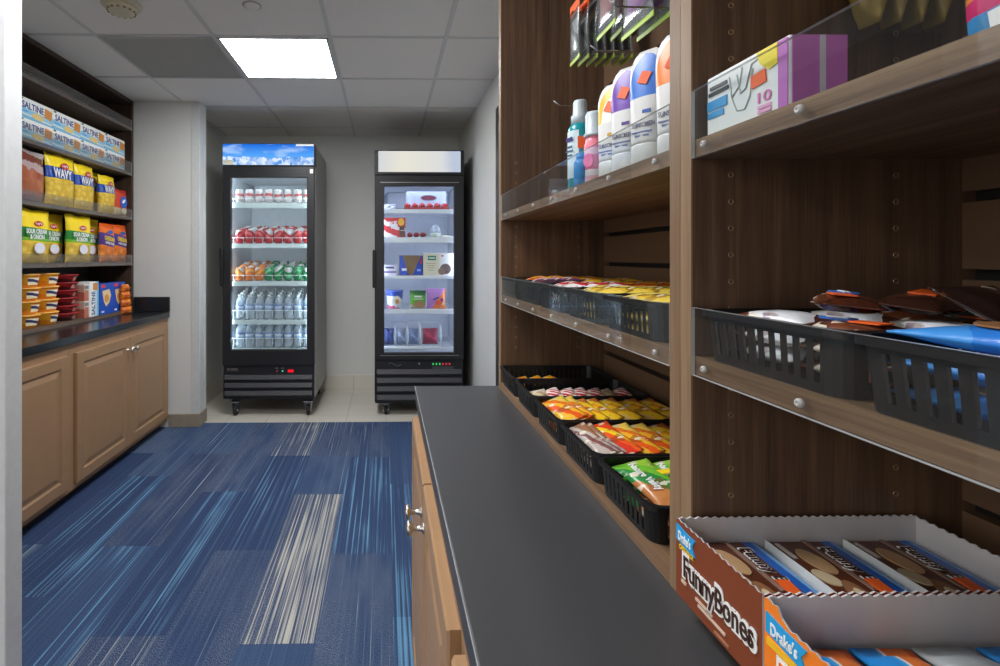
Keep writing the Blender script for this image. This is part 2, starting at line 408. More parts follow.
def cabinet(label, xf, side, y0, y1, zk, zt, depth, doors, mt, dt):
    """side=+1 faces +X, -1 faces -X; xf is the face-frame plane"""
    o = thing('base_cabinet', (xf-side*depth/2, (y0+y1)/2, 0), label, 'cabinet', None)
    a, b = sorted((xf, xf-side*depth)); k0, k1 = sorted((xf-side*.055, xf-side*depth))
    MB().box(a, b, y0+.0005, y1-.0005, zk, zt).build('carcass', mt, o)
    MB().box(k0, k1, y0+.001, y1-.001, 0, zk).build('toe_kick', mat('toe_kick_dark', (46, 36, 30), .7), o)
    for d0, d1, z0, z1, kn in doors:
        if side > 0: T = Matrix.Translation((xf+.0005, d0, z0)) @ Matrix.Rotation(PI/2, 4, 'Z')
        else: T = Matrix.Translation((xf-.0005, d1, z0)) @ Matrix.Rotation(-PI/2, 4, 'Z')
        kk = None if kn is None else ((d1-d0-.03 if (kn > 0) == (side > 0) else .03), .595)
        door('door', d1-d0, z1-z0, dt, mt, o, T, kk)
    return o
cabinet('brown base cabinet against white wall with two knobbed doors', -1.606, 1, 2.556, 3.700, .055, .808, .55, [(2.60, 3.128, .085, .757, 1), (3.134, 3.672, .085, .757, -1)], CAB, .019)
cabinet('brown base cabinet half hidden by the white door jamb', -1.606, 1, 1.41, 2.555, .055, .808, .55, [(1.455, 1.985, .085, .757, 1), (1.991, 2.53, .085, .757, -1)], CAB, .019)
o = thing('worktop', (-1.88, 2.55, .809), 'glossy black worktop under snack shelves along the wall', 'worktop')
MB().rbox(-2.175, -1.586, 1.41, 3.700, .809, .850, .005).build('slab', LAML, o)
MB().rbox(-1.846, -1.587, 3.690, 3.7075, .851, .960, .003).build('end_splash', LAML, o)
cabinet('warm maple base cabinet under grey worktop, end nearest the coolers', .096, -1, .617, 1.500, .09, .818, .58, [(.637, 1.046, .10, .770, 1), (1.052, 1.492, .10, .770, -1)], CABR, .018)
cabinet('warm maple base cabinet under grey worktop, cut off by photo edge', .096, -1, -.42, .616, .09, .818, .58, [(-.41, .061, .10, .770, 1), (.067, .597, .10, .770, -1)], CABR, .018)
o = thing('worktop', (.39, .55, .819), 'matte dark grey worktop carrying the walnut shelf units', 'worktop')
MB().rbox(.087, .690, -.42, 1.503, .819, .860, .002).build('slab', LAM, o)
MB().box(.0862, .0872, -.42, 1.503, .8585, .8603).build('edge_strip', mat('laminate_edge', (170, 172, 172), .3), o)

# ------------------------------------------------------------------ shelf units
def lip(o, x, side, y0, y1, z0, z1, th=.004, screws=None, sr=.0038, mats=None):
    a, b = sorted((x, x+side*th))
    m = MB()
    m.box(a, b, y0, y1, z0, z1, [1, 1, 1, 1, 0, 0])
    d = m.build('acrylic_lip', mats or [ACR, ACRE], o)
    if screws:
        for y in screws:
            T = Matrix.Translation((x+side*(th), y, z0+.011)) @ Matrix.Rotation(side*PI/2, 4, 'Y')
            MB().lathe([(sr, 0), (sr, .002), (sr*.8, .0035), (sr*.35, .004), (sr*.3, .003)], 14, T).build('screw', mat('clear_screw', (178, 176, 172), .3), d)
def pins(o, xs, y, zs, d):
    for x in xs:
        for z in zs:
            T = Matrix.Translation((x, y, z)) @ Matrix.Rotation(PI/2*d, 4, 'X')
            MB().lathe([(.0032, -.001), (.0032, .0007), (.0022, .0007), (.002, -.0005)], 10, T).build('shelf_pin', mat('pin_bronze', (150, 124, 96), .35, .6), o)
XF = .334
def right_unit(label, y0, y1, screws_y, t0=.02, t1=.02):
    o = thing('shelf_unit', (.49, (y0+y1)/2, .861), label, 'shelf unit')
    for a, b in ((y0, y0+t0), (y1-t1, y1)):
        s_ = MB().box(XF+.002, .668, a, b, .8605, H-.004).build('side_panel', WZ, o)
        MB().box(XF, XF+.002, a, b, .8605, H-.004).build('edge_band', WZ_LIT, s_)
    ya, yb = y0+t0, y1-t1
    m = MB().box(.652, .664, ya, yb, .862, H-.004, 1)
    z = .893
    while z < H-.1:
        m.box(.637, .653, ya, yb, z+.0, z+.073); z += .085
    m.build('slatwall_back', [SLAT, BLACK], o)
    bt = MB().box(XF+.003, .637, ya, yb, .8605, .883).build('bottom_board', WY, o)
    MB().box(XF+.001, XF+.003, ya, yb, .8605, .883).build('edge_band', WY, bt)
    for zb in (1.118, 1.354):
        s_ = MB().box(XF+.004, .636, ya, yb, zb, zb+.020).build('shelf', WY, o)
        lip(s_, XF+.0035, -1, ya+.001, yb-.001, zb-.0005, zb+.073, .004, [y for y in screws_y if ya+.01 < y < yb-.01])
    pins(o, (.378, .562), yb, [.985+.0292*k for k in range(5)]+[1.19+.0292*k for k in range(6)]+[1.405+.0292*k for k in range(5)], 1)
    return o
right_unit('walnut shelf unit with sunscreen and candy baskets, nearest the coolers', .5627, 1.476, [.612+.1285*k for k in range(7)], .02, .0255)
right_unit('walnut shelf unit holding chocolate baskets and snack cake trays', -.36, .5617, [.517, .396])
# wall unit with the crisps
XL = -1.855
o = thing('shelf_unit', (-2.0, 3.1, .851), 'dark walnut shelf unit full of crackers and chip bags', 'shelf unit')
MB().box(-2.172, XL, 2.505, 2.553, .8505, H-.004).build('side_panel', WDARK, o)
MB().box(-2.172, XL, 3.678, 3.7075, .8505, H-.004).build('side_panel', WDARK, o)
MB().box(-2.178, -2.165, 2.553, 3.678, .8505, H-.004).build('back_panel', mat('back_dark', (52, 44, 40), .6), o)
MB().box(-2.165, XL+.0005, 2.553, 3.678, .8505, .8705).build('bottom_board', WDARKY, o)
MB().box(-2.165, XL, 2.553, 3.678, H-.03, H-.004).build('top_board', WDARK, o)
ACRL = [glassy('acrylic_smoked', (243, 244, 244), .08, (186, 180, 176)), ACRE]
for zb, zt in ((2.173, 2.246), (1.845, 1.940), (1.521, 1.598), (1.193, 1.267)):
    s_ = MB().box(-2.165, XL-.001, 2.554, 3.677, zb, zb+.022).build('shelf', WDARKY, o)
    lip(s_, XL, 1, 2.555, 3.676, zb-.0005, zt, .004, None, mats=ACRL)

# ------------------------------------------------------------------ product kinds
def bag_mb(w, h, t, seed=0, nx=14, nz=18, neck=.0, wr=1.0, seal=.05):
    """pillow bag, stands on z=0, faces -Y; crimped seals top and bottom"""
    m = MB(); vs = []
    def pt(i, k, s):
        u, v = i/nx, k/nz
        px = (1-abs(2*u-1)**2.6)
        vv = min(max((v-seal)/(1-2*seal), 0), 1)
        pz = (4*vv*(1-vv))**.42 if 0 < vv < 1 else 0
        pz *= 1.0-.22*v
        wob = noise.noise(Vector((u*4+seed*7, v*5, s*3)))*.16*wr+noise.noise(Vector((u*11+seed*3, v*9, s*5)))*.06*wr
        d = t/2*px**.6*pz*(1+wob)+.0008
        x = (u-.5)*w*(1-.10*pz*(1-px)-.0*v-neck*max(0, v-.75)*2)+noise.noise(Vector((seed, v*5, 1)))*.012*w*wr
        z = v*h+(noise.noise(Vector((u*3, seed+5, v)))*.03*h*wr if v > .8 else 0)*(v-.8)*5
        y = s*d+noise.noise(Vector((u*2.5, v*2.5, seed+9)))*.10*t*v*wr
        return (x, y+t/2, z)
    for s in (-1, 1):
        for k in range(nz+1):
            for i in range(nx+1): vs.append(pt(i, k, s))
    n = (nx+1)*(nz+1); fs = []
    for k in range(nz):
        for i in range(nx):
            a = k*(nx+1)+i; fs.append((a, a+1, a+nx+2, a+nx+1)); fs.append((n+a, n+a+nx+1, n+a+nx+2, n+a+1))
    rim = [i for i in range(nx+1)]+[k*(nx+1)+nx for k in range(1, nz+1)]+[nz*(nx+1)+i for i in range(nx-1, -1, -1)]+[k*(nx+1) for k in range(nz-1, 0, -1)]
    for a, b in zip(rim, rim[1:]+rim[:1]): fs.append((a, n+a, n+b, b))
    return m.add(vs, fs, 0, True)
def bag(name, w, h, t, mt, seed=0, **k):
    def make():
        o = bag_mb(w, h, t, seed, **k).build(name, mt); return o
    return make
def disc(parent, name, rx, rz, mt, loc, n=20, y=.0006, rot=(0, 0, 0)):
    m = MB(); m.prism([(rx*math.cos(2*PI*k/n), rz*math.sin(2*PI*k/n)) for k in range(n)], -y, y)
    o = m.build(name, mt); o.parent = parent; o.location = loc; o.rotation_euler = rot; return o
def plate(parent, name, w, h, mt, loc, rot=(0, 0, 0), y=.0006, poly=None):
    m = MB()
    if poly: m.prism(poly, -y, y)
    else: m.box(-w/2, w/2, -y, y, -h/2, h/2)
    o = m.build(name, mt); o.parent = parent; o.location = loc; o.rotation_euler = rot; return o
NAVY = P((24, 58, 140)); RED = P((200, 40, 44)); BLUE = P((36, 98, 198)); SKY = P((72, 170, 226)); ORANGE = P((244, 132, 34)); CREAM = P((240, 226, 190)); TAN = P((206, 158, 92)); BROWN = P((104, 52, 28)); DKB = P((60, 32, 22)); YELW = P((250, 212, 40)); GREEN = P((52, 140, 52)); PURP = P((98, 62, 150)); PINK = P((236, 120, 160)); KRAFT = P((170, 138, 100), .7); WPR = P((242, 242, 240))
WS = P((236, 238, 236), .55); INK = P((30, 36, 60))

# --- cracker cartons
SALM = band('saltine_print', [(0, (120, 190, 226)), (.12, (226, 232, 226)), (.2, (150, 206, 232)), (.44, (246, 246, 242))], 'Z', .10, 'X', .35, None, .04)
def saltine():
    o = thing('cracker_box')
    MB().rbox(-.128, .128, 0, .15, 0, .106, .002).build('carton', SALM, o)
    text('SALTINE', .165, .036, NAVY, o, (-.024, -.0006, .068), off=.02)
    plate(o, 'cracker_picture', .058, .052, P((214, 142, 66)), (.094, -.0004, .062), (0, .12, 0))
    disc(o, 'serving_picture', .046, .017, P((236, 206, 130)), (.012, -.0003, .026))
    plate(o, 'small_print', .05, .007, SKY, (-.088, -.0003, .036))
    plate(o, 'maker_mark', .02, .010, P((60, 100, 60)), (-.108, -.0003, .098))
    return o
rowy = [2.712, 2.970, 3.229, 3.490]
for k, y in enumerate(rowy):
    for tier in (0, 1):
        nm = ['upper', 'lower'][1-tier]; which = ['nearest the door jamb', 'second from the door jamb', 'third from the door jamb', 'farthest from the door jamb'][k]
        put('saltine', saltine, (-1.874+.001*R.random(), y+.003*(R.random()-.5), 1.868+.1065*tier), PI/2, f'white and blue cracker box in the {nm} layer, {which}', 'cracker box', 'cracker boxes on the high shelf')
# --- chip bags
LAYW = band('wavy_chip_film', [(0, (246, 206, 40)), (.52, (28, 76, 170)), (.74, (255, 224, 40))], 'Z', 0, 'X', .28, (.06, .5, (255, 232, 110), (246, 200, 60), 34), .012)
def wavy():
    o = bag('chip_bag', .275, .300, .085, LAYW, 1)()
    text('WAVY', .165, .055, WPR, o, (-.02, .002, .190), rot=(PI/2-.06, 0, 0), off=.025)
    disc(o, 'logo_oval', .036, .019, RED, (.0, .004, .236), rot=(.0, 0, 0))
    text("Lay's", .052, .020, WPR, o, (.0, .0025, .236), off=.02)
    text('ORIGINAL', .09, .014, YELW, o, (.01, .0005, .156), off=.01)
    return o
wv = [(2.945, -1.865, 'nearest the crinkled brown bag', (.95, .86, .985)), (3.175, -1.865, 'second of the blue-banded row', (.72, .86, .945)), (3.352, -1.942, 'third of the blue-banded row', (.86, .86, .925)), (3.430, -1.865, 'last of the row, beside the small red bag', (.70, .86, .86))]
for y, x, w_, s_ in wv:
    put('wavy', wavy, (x, y, 1.5445), PI/2-.02, 'yellow chip bag with blue band, '+w_, 'chip bag', 'yellow wavy chip bags', s=s_)
PORK = band('pork_snack_film', [(0, (150, 110, 110)), (.16, (140, 62, 40)), (.60, (186, 160, 156)), (.74, (120, 64, 50)), (.90, (176, 166, 162))], 'Z', .15, 'X', .16, (.14, .60, (140, 56, 34), (196, 116, 76), 26), .12)
put('pork', bag('snack_bag', .25, .275, .085, PORK, 4, wr=1.8), (-1.868, 2.690, 1.5445), PI/2-.02, 'crinkled brown and silver snack bag beside the door jamb', 'snack bag')
def redbag():
    o = bag('chip_bag', .15, .185, .05, band('red_chip_film', [(0, (226, 200, 150)), (.22, (214, 70, 40)), (.8, (196, 52, 36))], 'Z', .2, 'X', .3), 5)()
    disc(o, 'blue_emblem', .042, .042, BLUE, (.004, .0, .098), rot=(0, .5, 0)); disc(o, 'emblem_streak', .022, .010, WPR, (.004, -.0012, .104), rot=(0, -.6, 0))  # white streak in place of the emblem's lettering
    disc(o, 'chip_picture', .03, .022, CREAM, (.01, .0015, .036)); return o
put('redbag', redbag, (-1.868, 3.592, 1.5445), PI/2-.05, 'small red chip bag with blue emblem at end of the shelf', 'chip bag')
SCO = band('onion_chip_film', [(0, (246, 204, 40)), (.40, (126, 190, 50)), (.46, (40, 140, 60)), (.64, (255, 222, 40))], 'Z', .04, 'X', .28, (.05, .38, (255, 228, 96), (242, 196, 64), 30), .014)
def onion():
    o = bag('chip_bag', .245, .302, .085, SCO, 2)()
    text('SOUR CREAM', .15, .027, WPR, o, (-.018, .0015, .178), rot=(PI/2-.05, 0, 0), off=.03); text('& ONION', .105, .027, WPR, o, (-.014, .0005, .148), rot=(PI/2-.05, 0, 0), off=.03)
    disc(o, 'logo_oval', .034, .015, RED, (.0, .004, .222)); text("Lay's", .05, .017, WPR, o, (.0, .0025, .222), off=.02)
    disc(o, 'dip_bowl_picture', .040, .030, P((226, 226, 236)), (.0, -.002, .085)); disc(o, 'onion_picture', .026, .016, GREEN, (-.07, .004, .165)); return o
for y, x, w_ in ((2.725, -1.865, 'nearest the door jamb'), (2.965, -1.942, 'second from the door jamb'), (3.118, -1.865, 'third of its row'), (3.340, -1.942, 'beside the orange chip bags')):
    put('onion', onion, (x, y, 1.2165), PI/2-.02, 'yellow chip bag with green band, '+w_, 'chip bag', 'yellow and green chip bags', s=(1, .85, .96))
CHD = band('cheddar_chip_film', [(0, (240, 126, 34)), (.40, (88, 58, 140)), (.72, (240, 116, 30)), (.86, (226, 92, 26))], 'Z', .10, 'X', .28, (.05, .36, (255, 176, 76), (240, 120, 40), 28), .03)
def ched():
    o = bag('chip_bag', .168, .262, .068, CHD, 3)()
    text('CHEDDAR', .118, .030, YELW, o, (-.012, .0015, .158), rot=(PI/2-.05, .12, 0), off=.03); text('& SOUR CREAM', .10, .016, WPR, o, (-.012, .001, .128), rot=(PI/2-.05, .12, 0), off=.02)
    disc(o, 'logo_oval', .03, .012, BLUE, (.0, .004, .204)); return o
put('ched', ched, (-1.868, 3.432, 1.2165), PI/2-.02, 'orange and purple chip bag beside the yellow bags', 'chip bag', 'orange and purple chip bags')
put('ched', ched, (-1.866, 3.590, 1.2165), PI/2-.03, 'orange and purple chip bag against the shelf side panel', 'chip bag', 'orange and purple chip bags')
# --- bowls and cartons on the bottom board
ZB = .8712
def cup():
    o = thing('noodle_cup')
    MB().lathe([(.052, 0), (.055, .002), (.069, .062), (.0705, .064)], 24).build('tub', band('noodle_cup_print', [(0, (236, 150, 34)), (.3, (246, 178, 40)), (.8, (240, 140, 30))], 'Z', .5, 'X', .35, None, .2), o)
    MB().lathe([(.0735, .064), (.0735, .0685), (.070, .0705), (.01, .0712)], 24).build('lid', P((248, 190, 92)), o)
    m = MB(); n = 9; vs = []
    for k in range(n):
        a = -PI/2-.62+1.1*k/(n-1)
        for z, r in ((.014, .0607), (.052, .0682)): vs.append((r*math.cos(a), r*math.sin(a), z))
    m.add(vs, [(2*k, 2*k+2, 2*k+3, 2*k+1) for k in range(n-1)], 0, True); m.build('front_label', band('noodle_label', [(0, (250, 240, 200)), (.35, (60, 60, 110)), (.75, (250, 240, 214))], 'Z', .4, 'X', .4, None, .12), o)
    return o
for j, y in enumerate((2.712, 2.868)):
    for k in range(4):
        put('cup', cup, (-1.938, y, ZB+.0722*k), PI/2-.25+.5*R.random(), f'orange noodle cup, {["lowest","second from bottom","third from bottom","topmost"][k]} in the stack {["next to the door jamb","next to the dark red bowls"][j]}', 'noodle cup', 'stacked orange noodle cups')
def rbowl():
    o = thing('noodle_bowl')
    MB().lathe([(.058, 0), (.062, .002), (.082, .040), (.0845, .043)], 26).build('bowl', band('red_bowl_print', [(0, (60, 24, 24)), (.25, (150, 30, 40)), (.7, (96, 26, 32))], 'Z', .7, 'X', .35, None, .3), o)
    MB().lathe([(.089, .0425), (.0895, .0465), (.083, .0483), (.01, .0487)], 26).build('lid', P((176, 40, 48)), o)
    m = MB(); vs = []; n = 9
    for k in range(n):
        a = -PI/2-.5+1.0*k/(n-1)
        for z, r in ((.009, .0665), (.034, .0795)): vs.append((r*math.cos(a), r*math.sin(a), z))
    m.add(vs, [(2*k, 2*k+2, 2*k+3, 2*k+1) for k in range(n-1)], 0, True); m.build('front_label', band('bowl_label', [(0, (210, 160, 140)), (.4, (120, 30, 36)), (.7, (220, 190, 170))], 'X', .4, 'Z', .4, None, .2), o)
    return o
for k in range(6):
    put('rbowl', rbowl, (-1.948, 3.048, ZB+.0459*k), PI/2+.4*R.random(), f'dark red noodle bowl, {["lowest","second from bottom","third from bottom","third from top","second from top","topmost"][k]} of its stack between orange cups and cartons', 'noodle bowl', 'stacked red noodle bowls', s=.93)
def soup():
    o = thing('carton_box')
    MB().rbox(-.024, .024, 0, .085, 0, .105, .0015).build('carton', band('carton_print', [(0, (196, 110, 90)), (.35, (214, 180, 160)), (.7, (224, 216, 206))], 'Z', .4, 'X', .4, None, .25), o)
    plate(o, 'dish_picture', .036, .04, P((190, 120, 96)), (.0, -.0004, .045)); plate(o, 'brand_panel', .038, .02, P((120, 128, 130)), (0, -.0004, .085)); return o
for k in (0, 1): put('soup', soup, (-1.872, 3.160, ZB+.1055*k), PI/2, f'small {["pinkish carton below a silvery one","silvery carton above a pinkish one"][k]} left of the upright cracker box', 'carton')
def salt_up():
    o = thing('cracker_box')
    MB().rbox(-.050, .050, 0, .10, 0, .222, .002).build('carton', band('saltine_end_print', [(0, (246, 246, 242)), (.55, (200, 226, 236)), (.8, (130, 196, 230))], 'X', 0, 'Z', .35, None, .05), o)
    text('SALTINE', .15, .036, NAVY, o, (-.012, -.0006, .085), rot=(0, -PI/2, 0) if False else (PI/2, -PI/2, 0), off=.02)
    plate(o, 'cracker_picture', .05, .045, P((214, 142, 66)), (.012, -.0004, .19), (0, .15, 0)); return o
put('salt_up', salt_up, (-1.868, 3.236, ZB), PI/2, 'white cracker box standing on end beside the blue cartons', 'cracker box')
def bluebox():
    o = thing('cracker_box')
    MB().rbox(-.074, .074, 0, .06, 0, .205, .002).build('carton', P((28, 82, 186)), o)
    plate(o, 'brand_panel', .05, .022, P((214, 70, 96)), (-.035, -.0004, .188))
    plate(o, 'sandwich_picture', 0, 0, P((240, 206, 150)), (0, -.0004, .105), poly=[(-.045, .05), (.03, .06), (.05, .02), (.03, -.03), (-.005, -.055), (-.03, -.02)])
    disc(o, 'filling_picture', .024, .026, P((226, 150, 80)), (0, -.0012, .105)); plate(o, 'weight_mark', .03, .012, WPR, (-.04, -.0004, .018)); return o
put('bluebox', bluebox, (-1.868, 3.376, ZB), PI/2-.05, 'blue cracker carton next to the upright white cracker box', 'cracker box', 'blue cracker cartons')
put('bluebox', bluebox, (-1.870, 3.535, ZB), PI/2-.05, 'blue cracker carton next to the orange cake packs', 'cracker box', 'blue cracker cartons')
def cakepk():
    o = thing('cake_pack')
    bag_mb(.085, .10, .05, 8, wr=1.0).build('wrapper', band('cake_film', [(0, (226, 120, 40)), (.3, (244, 160, 60)), (.6, (236, 130, 40))], 'X', .6, 'Y', .25, None, .3), o)
    plate(o, 'label_strip', .06, .012, P((190, 70, 30)), (0, -.0008, .05)); return o
for k in range(4):
    put('cakepk', cakepk, (-1.8155, 3.555, .8508+.0525*k), PI/2-.5+.15*k, f'orange wrapped snack cake, {["lowest","second from bottom","third from bottom","topmost"][k]} of the pile at the worktop end', 'snack cake', 'orange snack cakes on the worktop', rx=0, s=(1, 1, .52))

# ------------------------------------------------------------------ drink coolers
def caster(o, x, y, r=.042):
    c = MB().lathe([(r-.008, -.014), (r, -.010), (r, .010), (r-.008, .014)], 20, Matrix.Translation((x, y, r)) @ Matrix.Rotation(PI/2, 4, 'Y')).build('caster', RUB, o)
    m = MB().box(x-.021, x-.017, y-.022, y+.03, r-.006, 2*r+.022).box(x+.017, x+.021, y-.022, y+.03, r-.006, 2*r+.022).rbox(x-.036, x+.036, y-.03, y+.045, 2*r+.022, 2*r+.03, .002)
    m.build('fork', STEEL, c)
    MB().lathe([(.007, -.024), (.007, .024)], 10, Matrix.Translation((x, y, r)) @ Matrix.Rotation(PI/2, 4, 'Y')).build('axle', STEEL, c)
TILT = math.tan(math.radians(11.0))
def cooler(label, x0, x1, yf, depth, zb, zt, gx0, gx1, gz0, gz1, zg, sign, shelves, side_m, wheels, led, ledcol, frame_m):
    """yf is the outer door face; cabinet shell starts .05 behind it"""
    o = thing('glass_door_cooler', ((x0+x1)/2, yf, 0), label, 'cooler')
    yb, y0 = yf+depth, yf+.052
    t_ = .028
    m = MB()
    m.rbox(x0, x0+t_, y0, yb, zb, zt-.002, .003).rbox(x1-t_, x1, y0, yb, zb, zt-.002, .003)
    m.box(x0+t_, x1-t_, y0+.001, yb, gz1+.04, zt-.003).box(x0+t_, x1-t_, yb-.03, yb-.001, zb, gz1+.04).box(x0+t_, x1-t_, y0+.001, yb-.03, zb, gz0-.035)
    m.build('cabinet_shell', side_m, o)
    m = MB(); e = .012
    m.box(x0+t_, x0+t_+e, y0+.004, yb-.03, gz0-.035, gz1+.04).box(x1-t_-e, x1-t_, y0+.004, yb-.03, gz0-.035, gz1+.04)
    m.box(x0+t_+e, x1-t_-e, yb-.045, yb-.031, gz0-.035, gz1+.04).box(x0+t_+e, x1-t_-e, y0+.004, yb-.045, gz0-.0345, gz0-.022).box(x0+t_+e, x1-t_-e, y0+.004, yb-.045, gz1+.025, gz1+.0395)
    m.rbox(x0+.10, x1-.10, yb-.16, yb-.046, gz1-.12, gz1+.024, .01)
    m.build('inner_liner', LINER, o)
    # lamp strips behind the door stiles
    m = MB()
    for xx in (x0+t_+e+.002, x1-t_-e-.014): m.box(xx, xx+.012, y0+.008, y0+.02, gz0+.02, gz1-.02)
    m.box(gx0+.03, gx1-.03, y0+.012, y0+.026, gz1+.012, gz1+.022)
    m.build('lamp_strips', emit('cooler_lamp_%s' % ledcol[0], ledcol, led), o)
    # door
    dz0, dz1 = zg+.002, sign[0]-.004
    m = MB()
    m.rbox(x0+.002, gx0+.004, yf, yf+.05, dz0, dz1, .004).rbox(gx1-.004, x1-.002, yf, yf+.05, dz0, dz1, .004)
    m.rbox(gx0-.002, gx1+.002, yf, yf+.05, gz1-.002, dz1, .004).rbox(gx0-.002, gx1+.002, yf, yf+.05, dz0, gz0+.002, .004)
    d = m.build('door', frame_m, o)
    MB().box(gx0+.003, gx1-.003, yf+.014, yf+.018, gz0+.001, gz1-.001).build('glass_pane', GLASS, d)
    hz = (dz0+dz1)/2-.01
    MB().rbox(x0-.016, x0+.012, yf-.02, yf+.03, hz-.15, hz+.15, .008).build('handle', BPL, d)
    # sign box
    s_ = MB().rbox(x0, x1, yf+.004, y0+.06, sign[0], zt, .004).build('sign_box', frame_m, o)
    MB().box(sign[1], sign[2], yf+.0, yf+.006, sign[3], sign[4]).build('sign_face', sign[5], s_)
    # grille
    g = MB().box(x0+.006, x1-.006, yf+.012, y0+.05, zb+.002, zg-.001).build('grille_base', frame_m, o)
    nl = sign[6]; gt = sign[7]; ph = (gt-zb-.01)/nl
    m = MB()
    for k in range(nl):
        zc_ = zb+.012+ph*(k+.5)
        m.add([Vector(q) for q in ((x0+.02, yf+.013, zc_-ph*.36), (x1-.02, yf+.013, zc_-ph*.36), (x1-.02, yf-.008, zc_-ph*.16), (x0+.02, yf-.008, zc_-ph*.16), (x0+.02, yf+.004, zc_+ph*.36), (x1-.02, yf+.004, zc_+ph*.36), (x0+.02, yf+.013, zc_+ph*.36), (x1-.02, yf+.013, zc_+ph*.36))],
              [(0, 1, 2, 3), (3, 2, 5, 4), (4, 5, 7, 6), (0, 3, 4, 6), (1, 7, 5, 2)])
    m.build('louvers', mat('louver_grey', (66, 66, 70), .38), g)
    for x in (x0+.09, x1-.055):
        for y in (yf+.055, yb-.09): caster(o, x, y, wheels)
    if zb-2*wheels > .031:
        MB().box(x0+.02, x1-.02, yf+.10, yb-.06, 2*wheels+.03, zb+.001).build('under_frame', BPAINT, o)
    # shelves
    for zs, rh, guard in shelves:
        m = MB(); xa, xb = x0+t_+e+.008, x1-t_-e-.008; ys, ye = y0+.030, yb-.08
        m.tube([(xa, ys, zs-.006), (xb, ys, zs-.006)], .003); m.tube([(xa, ye, zs-.006), (xb, ye, zs-.006)], .003)
        for k in range(27):
            x = xa+(xb-xa)*k/26; m.box(x-.0012, x+.0012, ys, ye, zs-.004, zs-.0015)
        m.tube([(xa, ys, zs-.006), (xa, ye, zs-.006)], .003); m.tube([(xb, ys, zs-.006), (xb, ye, zs-.006)], .003)
        if guard: m.v = [(x, y, z+(y-ys)*TILT) for x, y, z in m.v]
        sh = m.build('wire_shelf', WIREW, o)
        MB().rbox(xa, xb, ys-.012, ys-.004, zs-rh+.002, zs+.002, .002).build('price_rail', RAIL if guard else WIREW, sh)
        if guard:
            m = MB(); n = guard[0]; x_, p_ = guard[1], guard[2]
            m.tube([(xa, ys-.002, zs+guard[3]), (xb, ys-.002, zs+guard[3])], .0022, 6)
            for k in range(n+1):
                x = x_+p_*(k-.5)
                if xa-.01 < x < xb+.01: m.tube([(x, ys-.002, zs), (x, ys-.002, zs+guard[3])], .0017, 6)
            m.build('lane_guard', WIREW, sh)
    return o
# sign art: cold blue sky with ice along the bottom (gives off light: a lit sign)
t = NT('lit_ice_sign'); tc = t.n('ShaderNodeTexCoord'); sp = t.n('ShaderNodeSeparateXYZ'); t.l(tc.outputs['Generated'], sp.inputs[0])
sky = t.ramp(sp.outputs['Z'], [(0, (96, 168, 236)), (.45, (84, 160, 240)), (1, (24, 104, 214))])
mp = t.n('ShaderNodeMapping'); mp.inputs['Scale'].default_value = (5, 1, 16); t.l(tc.outputs['Object'], mp.inputs[0])
cl = t.ramp(t.noise(mp.outputs[0], 1, 4), [(.5, (0, 0, 0)), (.72, (255, 255, 255))])
sky = t.mixc(t.math('MULTIPLY', cl, .6), sky, (206, 230, 250))
vo = t.n('ShaderNodeTexVoronoi'); t.l(tc.outputs['Object'], vo.inputs['Vector']); vo.inputs['Scale'].default_value = 34
sc_ = t.n('ShaderNodeSeparateColor'); t.l(vo.outputs['Color'], sc_.inputs[0])
ice = t.mixc(sc_.outputs[0], (70, 140, 220), (240, 248, 255))
hgt = t.math('ADD', .20, t.math('MULTIPLY', t.noise(tc.outputs['Object'], 14, 2), .30))
f = t.math('LESS_THAN', sp.outputs['Z'], hgt)
c = t.mixc(t.math('MULTIPLY', f, .85), sky, ice)
e = t.n('ShaderNodeEmission'); t.l(c, e.inputs[0]); e.inputs[1].default_value = .58; t.l(e.outputs[0], t.out.inputs[0]); SIGN1 = t.m
t = NT('lit_white_sign'); tc = t.n('ShaderNodeTexCoord'); sp = t.n('ShaderNodeSeparateXYZ'); t.l(tc.outputs['Generated'], sp.inputs[0])
c = t.ramp(t.math('ADD', sp.outputs['X'], t.math('MULTIPLY', t.noise(tc.outputs['Object'], 4, 2), .2)), [(.0, (214, 220, 228)), (.4, (240, 236, 222)), (.9, (226, 228, 228)), (1, (196, 206, 226))])
e = t.n('ShaderNodeEmission'); t.l(c, e.inputs[0]); e.inputs[1].default_value = .48; t.l(e.outputs[0], t.out.inputs[0]); SIGN2 = t.m
YF = 3.93
F1X, PIT = -1.177, .0776
c1 = cooler('black glass-door cooler with blue icy lit sign, full of cans and bottles', -1.281, -.560, YF, .755, .139, 2.142, -1.219, -.617, .524, 1.878, .400,
    (1.968, -1.276, -.566, 1.974, 2.137, SIGN1, 3, .335),
    [(1.683, .042, (8, F1X, PIT, .035)), (1.356, .034, (8, F1X, PIT, .05)), (1.056, .036, (8, F1X, PIT, .05)), (.750, .036, (8, F1X, PIT, .075)), (.524, .02, (8, F1X, PIT, .08))], GPAINT, .042, 10.5, (226, 244, 250), BPAINT)
sb = [c for c in c1.children if c.name.startswith('sign_box')][0]
def rel(o, x, y, z): return Vector((x, y, z))-wl(o)
plate(sb, 'price_sticker', .078, .036, P((226, 224, 206)), rel(sb, -1.232, YF-.001, 1.993)); plate(sb, 'bright_strip', .138, .014, WPR, rel(sb, -.636, YF-.001, 2.129)); plate(sb, 'red_sticker', .012, .03, RED, rel(sb, -.5594, YF+.03, 2.11), (0, 0, PI/2))
gb = [c for c in c1.children if c.name.startswith('grille_base')][0]
plate(gb, 'maker_mark', .09, .003, NICK, rel(gb, -1.20, YF+.0115, .36)); plate(gb, 'maker_mark', .02, .011, NICK, rel(gb, -1.235, YF+.0115, .374)); plate(gb, 'maker_mark', .055, .011, NICK, rel(gb, -1.19, YF+.0115, .374))
